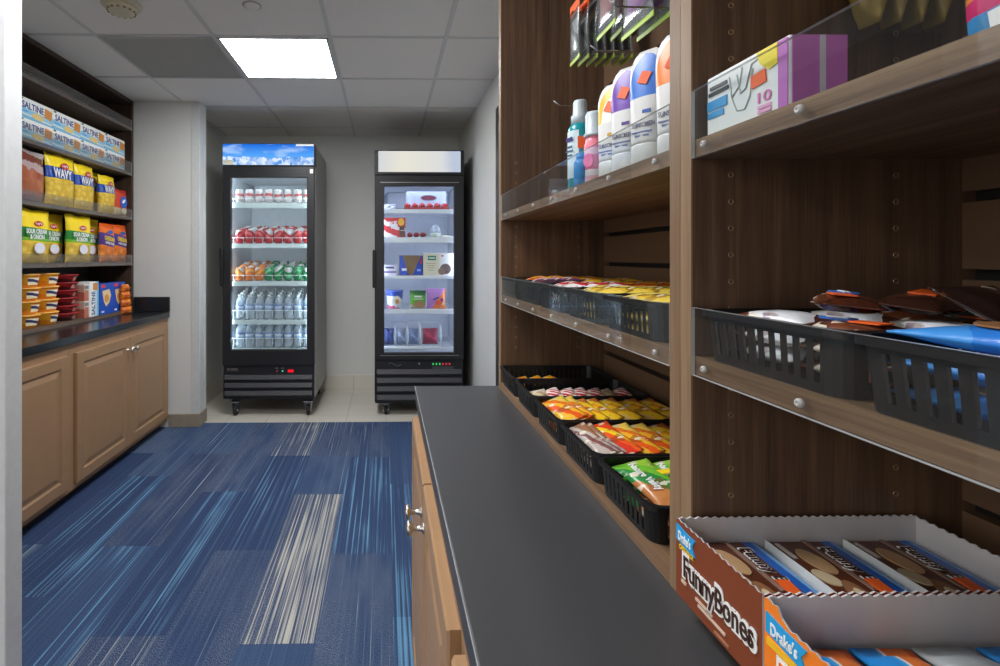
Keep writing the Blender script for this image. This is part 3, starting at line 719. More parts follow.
disc(gb, 'red_lamp', .005, .005, emit('red_led', (170, 50, 70), .7), rel(gb, -.855, YF+.0115, .357)); disc(gb, 'green_lamp', .006, .006, emit('green_led', (60, 190, 150), .8), rel(gb, -.812, YF+.0115, .357))
plate(gb, 'rocker_switch', .045, .022, emit('switch_red', (206, 24, 40), .75), rel(gb, -.748, YF+.010, .358)); 
for k in (-.858, -.812): plate(gb, 'lamp_caption', .022, .006, NICK, rel(gb, k, YF+.0115, .380))
plate(c1.children[3] if False else [c for c in c1.children if c.name.startswith('door')][0], 'lock_plate', .022, .032, NICK, rel([c for c in c1.children if c.name.startswith('door')][0], -.585, YF-.001, 1.925))
def can(c1_, c2_, nm, sl=.5):
    def make():
        o = thing('soda_can')
        MB().lathe([(.024, 0), (.027, .004), (.0325, .012), (.0328, .02), (.0328, .088), (.0318, .094), (.027, .101), (.0262, .104)], 18).build('can_body', band('can_'+nm, [(0, c1_), (.46, c2_), (.66, c1_), (.86, (200, 202, 204))], 'Z', sl, 'X', .28, None, .12), o)
        MB().lathe([(.0268, .1035), (.0268, .1052), (.0245, .1052), (.0238, .1025), (.002, .1022)], 18).build('can_lid', NICK, o)
        return o
    return make
CANS = {'white': can((212, 206, 206), (196, 92, 96), 'white', .1), 'red': can((178, 34, 44), (214, 96, 100), 'red'), 'orange': can((222, 120, 40), (238, 176, 90), 'orange'), 'green': can((28, 132, 78), (110, 190, 140), 'green')}
def bottle():
    o = thing('water_bottle')
    MB().lathe([(.028, 0), (.0315, .004), (.0315, .03), (.0300, .034), (.0315, .038), (.0315, .062), (.0300, .066), (.0315, .07), (.0315, .125), (.0305, .14), (.022, .160), (.0130, .172), (.0125, .178)], 18).build('bottle_body', PET, o)
    MB().lathe([(.0140, .177), (.0140, .190), (.0128, .192), (.002, .1925)], 16).build('cap', WHITE, o)
    MB().lathe([(.0320, .076), (.0320, .114)], 18, cap=False).build('wrap_label', band('water_label', [(0, (150, 176, 214)), (.35, (226, 234, 244)), (.72, (104, 136, 190))], 'Z', .2, 'X', .3, None, .1), o)
    return o
YC = YF+.052+.030+.036
for zs, kinds, key in ((1.683, ['white']*8, 'top'), (1.356, ['red']*8, 'second'), (1.056, ['orange']*3+['green']*5, 'third')):
    for i, kd in enumerate(kinds):
        for r in range(5 if key != 'top' else 1):
            cnt = kinds[:i].count(kd)
            put('can_'+kd, CANS[kd], (F1X+PIT*i, YC+.0695*r, zs+(YC+.0695*r-YC+.04)*TILT), R.random()*6, f'{ {"white":"white can with red print","red":"red can","orange":"orange can","green":"green can"}[kd] }, {ORD[cnt]} from left, {["front","second","third","fourth","rear"][r]} row, {key} cooler shelf', 'soda can', f'{kd} cans in the cooler')
for zs, key in ((.750, 'upper'), (.524, 'bottom')):
    for i in range(8):
        for r in range(4):
            put('bottle', bottle, (F1X+PIT*i, YC+.069*r, zs+(.069*r+.04)*TILT), R.random()*6, f'clear water bottle, {ORD[i]} from left, {["front","second","third","rear"][r]} row, {key} bottle shelf', 'water bottle', 'water bottles in the cooler')
c2 = cooler('black glass-door freezer with blank white lit sign beside right wall', -.090, .615, YF, .755, .098, 2.095, -.018, .540, .497, 1.812, .440,
    (1.900, -.060, .588, 1.922, 2.086, SIGN2, 4, .375),
    [(1.633, .032, None), (1.409, .044, None), (1.101, .024, None), (.833, .036, None), (.530, .018, None)], BPAINT, .034, 12.0, (206, 220, 255), BPAINT)
gb = [c for c in c2.children if c.name.startswith('grille_base')][0]
m = MB(); m.tube([rel(gb, .02+.10*k/12, YF+.011, .405+.012*math.sin(k*.5+.4)) for k in range(13)], .0022, 6); q = m.build('script_mark', mat('dull_silver', (120, 120, 124), .4, .6)); q.parent = gb
disc(gb, 'lock', .008, .008, NICK, rel(gb, .262, YF+.0115, .412))
for k, cc in enumerate(('green', 'green', 'green', 'red', 'red', 'red')): plate(gb, 'display_digit', .012, .016, emit(cc+'_digit', (50, 170, 90) if cc == 'green' else (170, 50, 60), .7), rel(gb, .372+.026*k, YF+.011, .408))
plate(gb, 'display_plate', .17, .026, mat('display_grey', (70, 70, 74), .4), rel(gb, .452, YF+.0118, .376))
MB().box(-.045, .575, YF-.0005, YF+.002, 1.838, 1.842).build('door_trim_line', NICK, [c for c in c2.children if c.name.startswith('door')][0]); MB().box(-.045, .575, YF-.0005, YF+.002, .476, .480).build('door_trim_line', NICK, [c for c in c2.children if c.name.startswith('door')][0])
# freezer contents
YS = YF+.052+.045
def stand_card():
    o = thing('display_carton')
    MB().add([(-.165, .06, .0), (.165, .06, .0), (.165, .06, .158), (-.155, .06, .158), (-.165, .06, .15), (-.165, .064, .0), (.165, .064, .0), (.165, .064, .158), (-.155, .064, .158), (-.165, .064, .15)], [(0, 1, 2, 3, 4), (9, 8, 7, 6, 5), (0, 4, 9, 5), (4, 3, 8, 9), (3, 2, 7, 8), (2, 1, 6, 7), (1, 0, 5, 6)]).build('header_card', P((196, 204, 218)), o)
    MB().rbox(-.185, .185, .0, .059, 0, .012, .002).box(-.185, .185, 0, .003, .0, .024).build('tray', P((180, 60, 60)), o)
    disc(o, 'brand_oval', .062, .021, P((126, 58, 72)), (.02, .0585, .105)); disc(o, 'brand_oval_ring', .07, .026, P((150, 160, 178)), (.02, .0594, .105)); return o
put('stand_card', stand_card, (.330, YS+.02, 1.634), 0, 'ice cream display carton with dark oval on the top freezer shelf', 'display carton')
def barpk(nm, c1_, c2_, L=.11, W=.042, T=.018, ax='X'):
    def make():
        b = bag_mb(W, L, T, hash(nm) % 9 + 1, nx=8, nz=12, wr=.7, seal=.07)
        b.v = [(x, z-L/2, y) for x, y, z in b.v]      # lie flat: long axis along y, thickness up
        return b.build('wrapped_bar', band('bar_'+nm, c1_, 'Y', .5, 'X', .25, c2_, .12))
    return make
RB = barpk('redice', [(0, (190, 40, 46)), (.3, (226, 190, 180)), (.45, (196, 44, 50)), (.8, (214, 120, 90))], None, .052, .056, .046)
for k in range(6): put('redice', RB, (.175+.0605*k, YS+.046, 1.647), .1*R.random(), f'small red wrapped ice cream, {ORD[k]} from the left in the display carton', 'ice cream', 'red ice creams in the display carton')
put('whitebag', bag('frozen_bag', .11, .05, .06, P((206, 212, 222)), 6, wr=2.4), (.025, YS+.02, 1.634), 0, 'small crumpled white bag on the top freezer shelf', 'frozen bag')
def icebox():
    o = thing('ice_cream_box')
    MB().rbox(-.095, .095, 0, .09, 0, .158, .002).build('carton', band('icebox_print', [(0, (236, 230, 230)), (.12, (206, 50, 54)), (.45, (238, 226, 226)), (.7, (206, 44, 50))], 'Z', .5, 'X', .35, None, .16), o)
    text('ICE', .08, .034, WPR, o, (-.01, -.001, .112), rot=(PI/2, -.15, 0), off=.03)
    disc(o, 'cup_picture', .025, .03, P((240, 184, 50)), (.06, -.0008, .125)); plate(o, 'cup_base_picture', .04, .03, P((70, 50, 44)), (.066, -.0006, .075)); plate(o, 'side_panel_print', .045, .05, P((96, 50, 44)), (.068, -.0007, .03)); return o
put('icebox', icebox, (.062, YS, 1.410), 0, 'red and white ice cream box on the second freezer shelf', 'ice cream box')
CB = barpk('redchoc', [(0, (150, 40, 44)), (.4, (90, 40, 40)), (.7, (186, 90, 80))], None, .07, .05, .042)
for k in range(3): put('redchoc', CB, (.195+.053*k, YS+.05, 1.413), .1*k, f'dark red wrapped ice cream bar, {ORD[k]} from the red box', 'ice cream bar', 'dark red bars on the second freezer shelf')
def tubc():
    o = thing('sundae_cup')
    MB().lathe([(.034, 0), (.036, .002), (.045, .04)], 22).build('cup_tub', P((196, 206, 190)), o)
    MB().lathe([(.047, .04), (.046, .05), (.036, .085), (.02, .105), (.012, .108)], 22).build('dome_lid', PET, o); return o
put('tubc', tubc, (.405, YS+.05, 1.410), 0, 'clear dome-lidded dessert cup on the second freezer shelf', 'dessert cup')
put('papk', barpk('paper', [(0, (226, 214, 190)), (.5, (200, 190, 170))], None, .08, .10, .02), (.485, YS+.05, 1.411), .4, 'flat cream paper wrapper beside the dessert cup', 'wrapper')
def whbox():
    o = thing('ice_cream_box')
    MB().rbox(-.058, .058, 0, .09, 0, .085, .002).build('carton', P((226, 222, 232)), o)
    plate(o, 'purple_stripe', .112, .014, P((120, 100, 150)), (0, -.0005, .03)); plate(o, 'brand_print', .07, .016, P((80, 70, 96)), (.005, -.0005, .066)); MB().box(-.058, .058, .002, .088, .0851, .0862).build('lid_flap', P((110, 100, 110)), o); return o
put('whbox', whbox, (.026, YS, 1.102), 0, 'white and purple ice cream box on the middle freezer shelf', 'ice cream box')
def vbox():
    o = thing('display_carton')
    W = .094
    m = MB().box(-W, -W+.003, 0, .12, 0, .155).box(W-.003, W, 0, .12, 0, .155).box(-W, W, .117, .12, 0, .165).box(-W, W, 0, .12, 0, .003)
    m.prism([(-W, .005), (-W, .165), (-W+.025, .16), (-.028, .02), (-.01, .005)], 0, .003, 1).prism([(W, .005), (W, .165), (W-.02, .155), (.02, .02), (.008, .005)], 0, .003, 1)
    m.build('carton', [KRAFT, P((30, 74, 190))], o)
    plate(o, 'white_print', .04, .02, WPR, (-.055, -.001, .05)); plate(o, 'white_print', .03, .018, P((150, 180, 230)), (.062, -.001, .045)); plate(o, 'red_mark', .016, .05, RED, (.08, -.001, .12)); return o
put('vbox', vbox, (.203, YS+.005, 1.102), 0, 'blue cut-front display carton on the middle freezer shelf', 'display carton')
def beige():
    o = thing('ice_cream_box')
    MB().rbox(-.125, .125, 0, .10, 0, .180, .002).build('carton', band('beige_print', [(0, (226, 216, 190)), (.5, (232, 226, 208)), (.55, (240, 236, 230))], 'X', 0, 'Z', .4, None, .04), o)
    plate(o, 'green_brand_panel', .066, .036, P((40, 126, 84)), (-.055, -.0006, .143)); plate(o, 'brand_print', .05, .008, WPR, (-.055, -.0013, .143))
    disc(o, 'chocolate_picture', .045, .042, P((112, 92, 88)), (.055, -.0006, .055)); disc(o, 'cone_picture', .03, .03, P((140, 112, 100)), (.025, -.0008, .036))
    for k in range(4): plate(o, 'caption_line', .075-.01*k, .005, P((180, 150, 110)), (-.065, -.0006, .10-.018*k))
    plate(o, 'red_mark', .02, .01, RED, (.03, -.0006, .16)); return o
put('beige', beige, (.425, YS-.002, 1.102), 0, 'large beige ice cream box with green label on the middle freezer shelf', 'ice cream box')
def tub2():
    o = thing('ice_cream_tub')
    MB().lathe([(.052, 0), (.055, .003), (.064, .12), (.0655, .122)], 26).build('tub', band('tub_print', [(0, (206, 90, 120)), (.12, (226, 230, 240)), (.7, (70, 100, 200))], 'Z', .3, 'X', .35, None, .16), o)
    MB().lathe([(.068, .121), (.068, .134), (.064, .137), (.004, .1375)], 26).build('lid', P((84, 104, 200)), o)
    disc(o, 'scoop_picture', .034, .036, P((236, 226, 206)), (.008, -.0635, .062), rot=(.07, 0, 0)); disc(o, 'topping_picture', .016, .018, P((190, 140, 90)), (.012, -.066, .055), rot=(.07, 0, 0)); return o
put('tub2', tub2, (.070, YS+.074, .834), .1, 'blue and white ice cream tub on the fourth freezer shelf', 'ice cream tub', s=1.08)
def gpouch():
    o = bag('frozen_pouch', .135, .148, .045, band('green_pouch', [(0, (190, 176, 150)), (.2, (96, 170, 50)), (.75, (50, 120, 40)), (.85, (40, 90, 50))], 'Z', .1, 'X', .3), 7, wr=.6)()
    disc(o, 'food_picture', .048, .026, P((170, 126, 84)), (.012, -.0005, .036)); plate(o, 'white_print', .06, .012, WPR, (0, -.0005, .10)); plate(o, 'white_print', .08, .008, P((200, 226, 180)), (0, -.001, .08)); return o
put('gpouch', gpouch, (.258, YS, .834), 0, 'green frozen food pouch on the fourth freezer shelf', 'frozen pouch')
def ppouch():
    o = bag('frozen_pouch', .16, .165, .045, band('purple_pouch', [(0, (186, 130, 200)), (.5, (196, 140, 206)), (.62, (240, 130, 60))], 'X', -.7, 'Z', .3), 3, wr=.6)()
    disc(o, 'candy_picture', .03, .02, P((230, 90, 60)), (.02, -.001, .05)); plate(o, 'purple_print', .05, .014, PURP, (.0, -.001, .085), (0, -.4, 0))
    disc(o, 'candy_picture', .012, .012, PURP, (.045, -.0005, .075)); disc(o, 'candy_picture', .012, .012, CREAM, (.05, -.0005, .045)); return o
put('ppouch', ppouch, (.405, YS, .834), 0, 'purple and orange candy pouch on the fourth freezer shelf', 'frozen pouch')
o = thing('wire_divider_basket', (.20, YS+.1, .531), 'white wire divider basket at the freezer bottom', 'wire basket')
m = MB()
for x in (-.03, .074, .172, .278, .442):
    m.tube([(x, YS-.02, .535), (x, YS-.02, .66), (x, YS+.03, .69), (x, YS+.30, .69)], .0035, 6); m.tube([(x, YS-.02, .535), (x, YS+.30, .535)], .003, 6); m.tube([(x, YS-.02, .54), (x, YS+.10, .68)], .002, 6)
m.tube([(-.03, YS-.02, .5355), (.442, YS-.02, .5355)], .004, 6); m.tube([(-.03, YS+.30, .69), (.442, YS+.30, .69)], .003, 6)
m.build('divider_wires', WIREW, o)
PK = [('navyp', (52, 64, 110)), ('greyp', (120, 130, 150)), ('greyp2', (104, 120, 150)), ('redp', (140, 50, 70))]
for k, (nm, cc) in enumerate(PK):
    x = (.025, .123, .225, .36)[k]
    put(nm, bag('frozen_pouch', (.08, .075, .082, .13)[k], .13, .05, band('pouch_'+nm, [(0, cc), (.4, tuple(min(255, q*1.35) for q in cc)), (.6, cc)], 'Z', .6, 'X', .3, None, .3), 2+k), (x, YS+.035, .541), 0, f'{["dark blue","grey","blue grey","dark red"][k]} frozen pack between the wire dividers', 'frozen pouch')

# ------------------------------------------------------------------ open baskets
def basket_mb(W, D, Hh, inset=.004, rc=.016, th=.0014, pitch=.0135):
    """slotted tub, local x along its width, y along its depth, centred, base at z=0"""
    def ring(k):
        w, d = W/2-inset*(1-k), D/2-inset*(1-k); pts = []
        for cx, cy, a0 in ((w-rc, d-rc, 0), (-w+rc, d-rc, PI/2), (-w+rc, -d+rc, PI), (w-rc, -d+rc, 1.5*PI)):
            for j in range(5): a = a0+PI/2*j/4; pts.append((cx+rc*math.cos(a), cy+rc*math.sin(a), j))
        out = []
        for i, (x, y, j) in enumerate(pts):
            x2, y2, j2 = pts[(i+1) % len(pts)]
            out.append((x, y, 0))
            if j == 4:
                L = math.hypot(W if abs(x2-x) > abs(y2-y) else D, 0)-2*rc
                n = max(2, int(round(L/pitch)))
                for q in range(n):
                    for e, fl in ((.28, 1), (.73, 0)): out.append((x+(x2-x)*(q+e)/n, y+(y2-y)*(q+e)/n, fl))
        return out
    lv = [0, .16, .80, 1.0]; m = MB()
    rings = [ring(k) for k in lv]; N = len(rings[0])
    def cell(i, a, b):
        i2 = (i+1) % N; vs = []
        for k in (a, b):
            for q in (i, i2):
                x, y, _ = rings[k][q]; l = math.hypot(x, y)
                vs += [(x, y, lv[k]*Hh), (x-math.copysign(min(th, abs(x)), x), y-math.copysign(min(th, abs(y)), y), lv[k]*Hh)]
        m.add(vs, [(0, 2, 6, 4), (1, 5, 7, 3), (4, 6, 7, 5), (0, 1, 3, 2), (0, 4, 5, 1), (2, 3, 7, 6)])
    for i in range(N):
        cell(i, 0, 1); cell(i, 2, 3)
        if rings[0][i][2] == 0: cell(i, 1, 2)
    m.add([(x, y, .0005) for x, y, _ in rings[0]]+[(x, y, .0025) for x, y, _ in rings[0]], [tuple(reversed(range(N))), tuple(range(N, 2*N))])
    rim = MB(); outer = [(x*(1+.004/abs(W/2)), y*(1+.004/abs(D/2))) for x, y, _ in rings[3]]
    vs = [];
    for (x, y), (xi, yi, _) in zip(outer, rings[3]):
        vs += [(x, y, Hh-.006), (x, y, Hh), (xi-math.copysign(.002, xi), yi-math.copysign(.002, yi), Hh+.0008), (xi, yi, Hh-.003)]
    fs = []
    for i in range(N):
        j = (i+1) % N
        for q in range(4): fs.append((4*i+q, 4*i+(q+1) % 4, 4*j+(q+1) % 4, 4*j+q))
    rim.add(vs, fs)
    return m, rim
def basket(W, D, Hh):
    def make():
        o = thing('storage_basket'); a, b = basket_mb(W, D, Hh)
        a.build('slotted_tub', BPL, o); b.build('rolled_rim', BPL, o); return o
    return make
BW, BD, BH = .156, .262, .050
XC = XF-.002+BD/2
bys = [1.364, 1.1975, 1.031, .8645, .6985]
names5 = ['nearest the coolers', 'second from the coolers', 'in the middle of the row', 'second from the near panel', 'against the near side panel']
for k, y in enumerate(bys):
    put('basket', basket(BW, BD, BH), (XC, y, .8832), -PI/2, f'black slotted basket on the bottom board, {names5[k]}', 'basket', 'black baskets on the bottom board')
    put('basket', None, (XC+.0055, y, 1.1382), -PI/2, f'black slotted basket behind the clear lip, {names5[k]}', 'basket', 'black baskets behind the clear lip')
D1, E1 = .4475, .2720
put('basket2', basket(.166, .262, .052), (XC+.006, D1, 1.1382), -PI/2, 'black slotted basket full of brown and white chocolate bars', 'basket', 'black baskets of chocolate')
put('basket2', None, (XC+.004, E1, 1.1382), -PI/2, 'black slotted basket of blue cookie packs beside the chocolate bars', 'basket', 'black baskets of chocolate')
# ------------------------------------------------------------------ packs in the baskets: long axis along the unit, leaning on each other
def re_under(t, l): return 'under-layer: '[:0]+t.replace(' behind the clear lip', ' at the clear lip').replace(' in the ', ' in ').replace('the ', '')+(', lowest' if l else ', beneath')
def packs(key, mk, y, zb, xs, tilt, label, cat, grp=None, layers=1):
    """a leaning top layer on flat layers of the same packs"""
    for k, x in enumerate(xs):
        put(key, mk, (max(x-.013, .342), y+.006*(R.random()-.5), zb+.0172*layers+.001), .05*(R.random()-.5), label(k), cat, grp, ry=-tilt*.36+.06*(R.random()-.5))
        if k % 2 == 0 and k < 5:
            for l in range(layers): put(key, mk, (min(max(x-.008, .349), .530), y, zb+.0172*l), 0, re_under(label(k), l), cat, grp)
def flow(nm, stops, L, W, T, slope=.5, wob=.12, wr=.7, extra=None, ax='Y', other='X'):
    """flow-wrapped pack: long axis y, width x (rests on its -x edge), thickness z"""
    def make():
        b = bag_mb(W, L, T, len(nm)+3, nx=8, nz=16, wr=wr, seal=.08)
        b.v = [(x+W/2, z-L/2, y-T/2) for x, y, z in b.v]
        b.v = [(x, y, -z) for x, y, z in b.v]
        o = b.build('snack_pack', band('pack_'+nm, stops, ax, slope, other, .25, None, wob))
        if extra: extra(o)
        return o
    return make
place = lambda base: (lambda k: base.replace('#', ['nearest the aisle', 'second from the aisle', 'third from the aisle', 'fourth from the aisle', 'fifth from the aisle', 'sixth from the aisle'][k]))
def top_text(st, w, h, mt, y=0., x=.024, z=.0105):
    def f(o): text(st, w, h, mt, o, (x, y, z), rot=(0, 0, -PI/2), off=.02)
    return f
zb0 = .8832+.004
ORP = flow('peanut_orange', [(0, (246, 190, 60)), (.12, (236, 96, 34)), (.38, (250, 186, 50)), (.6, (240, 120, 40)), (.82, (252, 214, 90))], .138, .052, .016, .9, .16)
YEP = flow('cashew_yellow', [(0, (240, 200, 120)), (.10, (252, 206, 44)), (.45, (246, 150, 40)), (.62, (252, 212, 50)), (.9, (214, 120, 50))], .138, .052, .016, .9, .16)
REP = flow('red_yellow_stick', [(0, (226, 60, 40)), (.3, (240, 96, 40)), (.55, (250, 210, 40)), (.8, (236, 80, 40))], .140, .044, .016, .9, .1)
GRP = flow('granola_green', [(0, (196, 128, 74)), (.26, (46, 140, 66)), (.62, (120, 196, 60)), (.9, (160, 214, 70))], .138, .056, .017, .7, .10, extra=lambda o: (text('Nature Valley', .082, .014, WPR, o, (.020, .006, .0092), rot=(0, 0, -PI/2), off=.02), plate(o, 'yellow_flash', .040, .012, YELW, (.040, .012, .0066), (PI/2, 0, -.2))))
SLV = flow('silver_stick', [(0, (190, 176, 166)), (.25, (130, 84, 84)), (.5, (196, 186, 176)), (.75, (170, 120, 90))], .14, .034, .012, 1.2, .2)
SMALL = flow('small_orange', [(0, (250, 190, 40)), (.5, (244, 150, 30)), (.8, (250, 204, 60))], .075, .042, .014, .6, .2)
# first basket: a few small orange packs by the front
for k in range(3): put('small', SMALL, (.352+.040*k, 1.362, zb0+.016), .1*k, place('small orange candy pack in the basket nearest the coolers, #')(k), 'candy pack', 'small orange candy packs', ry=-.25)
# second basket: striped candies
STR = [(0, (206, 40, 56)), (.14, (244, 226, 222)), (.26, (206, 40, 56)), (.40, (244, 226, 222)), (.52, (206, 40, 56)), (.66, (244, 226, 222)), (.78, (206, 40, 56)), (.9, (244, 226, 222))]
STP = flow('striped', STR, .09, .044, .018, .8, .05, 1.0); CRM = flow('cream_candy', [(0, (226, 206, 170)), (.5, (186, 160, 120)), (.75, (232, 220, 200))], .08, .04, .016, .8, .2, 1.2)
for k in range(7):
    put('striped' if k not in (0, 5) else 'creamc', STP if k not in (0, 5) else CRM, (.352+.033*k, 1.195, zb0+.020), .10*(k % 2)-.05, place(('red and white striped candy pack, #' if k not in (0, 5) else 'cream wrapped candy beside the striped packs, #').replace('#', ['at the front', 'front-most of its kind', 'second of its kind', 'third of its kind', 'fourth of its kind', 'behind the striped row', 'last of its kind'][k]))(0), 'candy pack', 'striped candy packs', ry=-.24, rx=.10)
packs('orp', ORP, bys[2], zb0, [.352, .372], .95, lambda k: ['orange pack leaning at the front of the middle bottom basket', 'second orange pack in the middle bottom basket'][k], 'snack pack', 'nut packs', layers=2)
packs('yep', YEP, bys[2], zb0, [.398, .426, .466, .512, .552], .62, lambda k: place('yellow and orange nut pack in the middle bottom basket, #')(k), 'snack pack', 'nut packs', layers=2)
packs('slv', SLV, bys[3], zb0, [.354, .366], 1.15, lambda k: ['silver stick pack at the front of the orange pack basket', 'second silver stick pack in the orange pack basket'][k], 'snack pack', 'stick packs', layers=2)
packs('rep', REP, bys[3], zb0, [.385], .95, lambda k: 'tall red and yellow pack leaning beside the silver sticks', 'snack pack', layers=2)
packs('orp', ORP, bys[3], zb0, [.412, .446], .66, lambda k: place('orange nut pack in the basket behind the green packs, #')(k), 'snack pack', 'nut packs', layers=2)
packs('yep', YEP, bys[3], zb0, [.486, .528, .560], .60, lambda k: ['yellow nut pack beside the orange ones behind the green packs', 'second yellow nut pack from the orange ones behind the green packs', 'rearmost yellow nut pack behind the green packs'][k], 'snack pack', 'nut packs', layers=2)
packs('grp', GRP, bys[4], zb0, [.362, .404, .450, .500, .546], .56, lambda k: place('green granola bar pack in the nearest bottom basket, #')(k), 'granola bar', 'green granola bars', layers=2)
# middle shelf baskets behind the clear lip
zb1 = 1.1382+.004
DKC = flow('dark_candy', [(0, (60, 44, 60)), (.4, (120, 70, 110)), (.7, (226, 220, 226))], .13, .05, .017, .9, .25)
YLC = flow('lemon_pack', [(0, (246, 214, 90)), (.3, (236, 196, 60)), (.5, (90, 60, 30)), (.6, (246, 220, 110)), (.85, (224, 190, 80))], .138, .052, .017, .9, .16)
RWC = flow('red_white_roll', [(0, (230, 226, 226)), (.3, (214, 50, 60)), (.6, (236, 230, 228)), (.8, (206, 60, 70))], .12, .05, .018, .8, .2)
packs('orp', ORP, bys[0], zb1, [.40, .44, .485, .53], .85, lambda k: place('orange pack behind the clear lip in the basket nearest the coolers, #')(k), 'snack pack', 'packs behind the clear lip', layers=2)
packs('dkc', DKC, bys[1], zb1, [.362, .39, .42], .95, lambda k: place('purple candy pack behind the clear lip, #')(k), 'candy pack', 'packs behind the clear lip', layers=2)
packs('yep', YEP, bys[1], zb1, [.462, .506, .55], .88, lambda k: place('yellow pack beside purple candy behind the clear lip, #')(k), 'snack pack', 'packs behind the clear lip', layers=2)
packs('rwc', RWC, bys[2], zb1, [.362, .402, .446], .80, lambda k: place('red and white candy roll behind the clear lip, #')(k), 'candy pack', 'packs behind the clear lip', layers=2)
packs('orp', ORP, bys[2], zb1, [.50, .545], .92, lambda k: ['orange pack behind the red and white rolls', 'orange pack against the slats behind the red and white rolls'][k], 'snack pack', 'packs behind the clear lip', layers=2)
packs('ylc', YLC, bys[3], zb1, [.362, .404, .450, .498, .546], .80, lambda k: place('pale yellow pack in second basket from near panel, #')(k), 'snack pack', 'packs behind the clear lip', layers=2)
packs('ylc', YLC, bys[4], zb1, [.362, .404, .450, .498, .546], .80, lambda k: place('pale yellow pack in basket against near side panel, #')(k), 'snack pack', 'packs behind the clear lip', layers=2)
# ------------------------------------------------------------------ chocolate bars
def cbar(nm, stops, st, L=.076, W=.048, T=.016):
    def make():
        b = bag_mb(W, L, T, len(nm)+1, nx=8, nz=16, wr=.8, seal=.09)
        b.v = [(z-L/2, x, y) for x, y, z in b.v]      # long axis along local x, lies flat
        o = b.build('chocolate_bar', band('bar_'+nm, stops, 'X', .35, 'Y', .22, None, .07))
        if st == 'sticker': plate(o, 'price_sticker', .030, .018, ORST, (.012, .004, T+.0004), (PI/2, 0, .1))
        if st == 'badge': disc(o, 'blue_badge', .015, .011, P((50, 110, 200)), (.016, .002, T+.0004), rot=(PI/2, 0, 0)); plate(o, 'badge_streak', .016, .004, WPR, (.016, .002, T+.0013), (PI/2, 0, .3)); plate(o, 'price_sticker', .022, .016, ORST, (-.014, .004, T+.0002), (PI/2, 0, .2))  # small white strip laid across the blue badge
        return o
    return make
WHB = cbar('white_top', [(0, (90, 50, 34)), (.10, (236, 238, 242)), (.62, (200, 206, 226)), (.70, (236, 238, 240)), (.9, (110, 62, 40))], None)
BRB = cbar('brown', [(0, (70, 36, 24)), (.2, (96, 52, 32)), (.8, (66, 34, 22))], 'badge')
BRS = cbar('brown_plain', [(0, (60, 34, 26)), (.3, (84, 46, 30)), (.6, (56, 30, 22)), (.9, (130, 120, 118))], 'sticker')
PLB = cbar('dark_foil', [(0, (40, 26, 22)), (.5, (66, 38, 28)), (.8, (40, 26, 22))], None)
zc0 = 1.1382+.0035
def bar(key, mk, x, y, z, rz, rx, ry, lb): put(key, mk, (x, y, z), rz, lb, 'chocolate bar', 'chocolate bars in the basket', rx=rx, ry=ry)
B3 = [.505, .455, .408]
for lvl in range(3):
    for j, xx in enumerate((.392, .456, .52, .575)):
        if lvl == 2 and j == 3: continue
        key, mk = [('whb', WHB), ('whb', WHB), ('brs', BRS), ('plb', PLB)][j] if lvl < 2 else [('whb', WHB), ('whb', WHB), ('brb', BRB)][j]
        for q, yy in enumerate((.4895, .4060)):
            k2, m2 = (key, mk) if q == 0 else ([('brb', BRB), ('whb', WHB), ('brs', BRS), ('plb', PLB)][j])
            if lvl < 2: bar(k2, m2, xx, yy, zc0+.0172*lvl, PI/2+.05*(R.random()-.5), 0, 0, f'{ {"whb":"white-topped","brb":"badge-marked brown","brs":"orange-stickered brown","plb":"plain dark"}[k2]} bar, {["bottom","middle"][lvl]} layer, {["front","second","third","rear"][j]} column, {["far","near"][q]} end of basket')
            else: bar(k2, m2, xx+.012*(R.random()-.5), yy, zc0+.0172*lvl+.001, PI/2+.5*(R.random()-.5), 0, 0, f'{ {"whb":"white-topped","brb":"blue-badged brown","brs":"orange-stickered brown","plb":"plain dark"}[k2]} bar on top of the pile, {["front","second","third"][j]} column, {["far","near"][q]} end')
bar('brs', BRS, .470, .428, zc0+.0172*3+.004, .35, .10, -.05, 'orange-stickered brown bar lying across the top of the pile')
bar('brb', BRB, .405, .434, zc0+.0172*3+.004, .85, .08, 0, 'blue-badged brown bar lying askew over the basket front edge')
bar('plb', PLB, .452, .366, zc0+.0172*3+.010, .25, .55, 0, 'plain dark bar sticking up between the two chocolate baskets')
def cookie():
    o = thing('cookie_pack')
    b = bag_mb(.070, .150, .021, 6, nx=10, nz=16, wr=.4, seal=.04); b.v = [(z-.075, x, y) for x, y, z in b.v]
    b.build('wrapper', band('cookie_film', [(0, (60, 150, 224)), (.14, (40, 112, 206)), (.38, (130, 196, 236)), (.55, (46, 124, 214)), (.82, (70, 150, 226))], 'X', .3, 'Y', .22, None, .1), o)
    disc(o, 'cookie_picture', .024, .022, P((150, 104, 66)), (.02, .002, .0202), rot=(PI/2, 0, 0)); plate(o, 'white_print', .05, .012, WPR, (-.025, .0, .0198), (PI/2, 0, .06)); return o
n = 0
for lvl in range(3):
    for j, xx in enumerate((.388, .464, .540)):
        put('cookie', cookie, (xx, E1+.0, zc0+.0208*lvl), PI/2+.03*(R.random()-.5), f'blue cookie pack, {["lowest","middle","top"][lvl]} layer, {["front","centre","rear"][j]} of the blue pack basket', 'cookie pack', 'blue cookie packs')
bar('brs', BRS, .545, .316, zc0+.0208*3+.002, .5, 0, 0, 'orange-stickered brown bar resting on the blue cookie packs')
bar('brb', BRB, .480, .327, zc0+.0208*3+.002, -.35, 0, 0, 'blue-badged brown bar resting on the blue cookie packs')
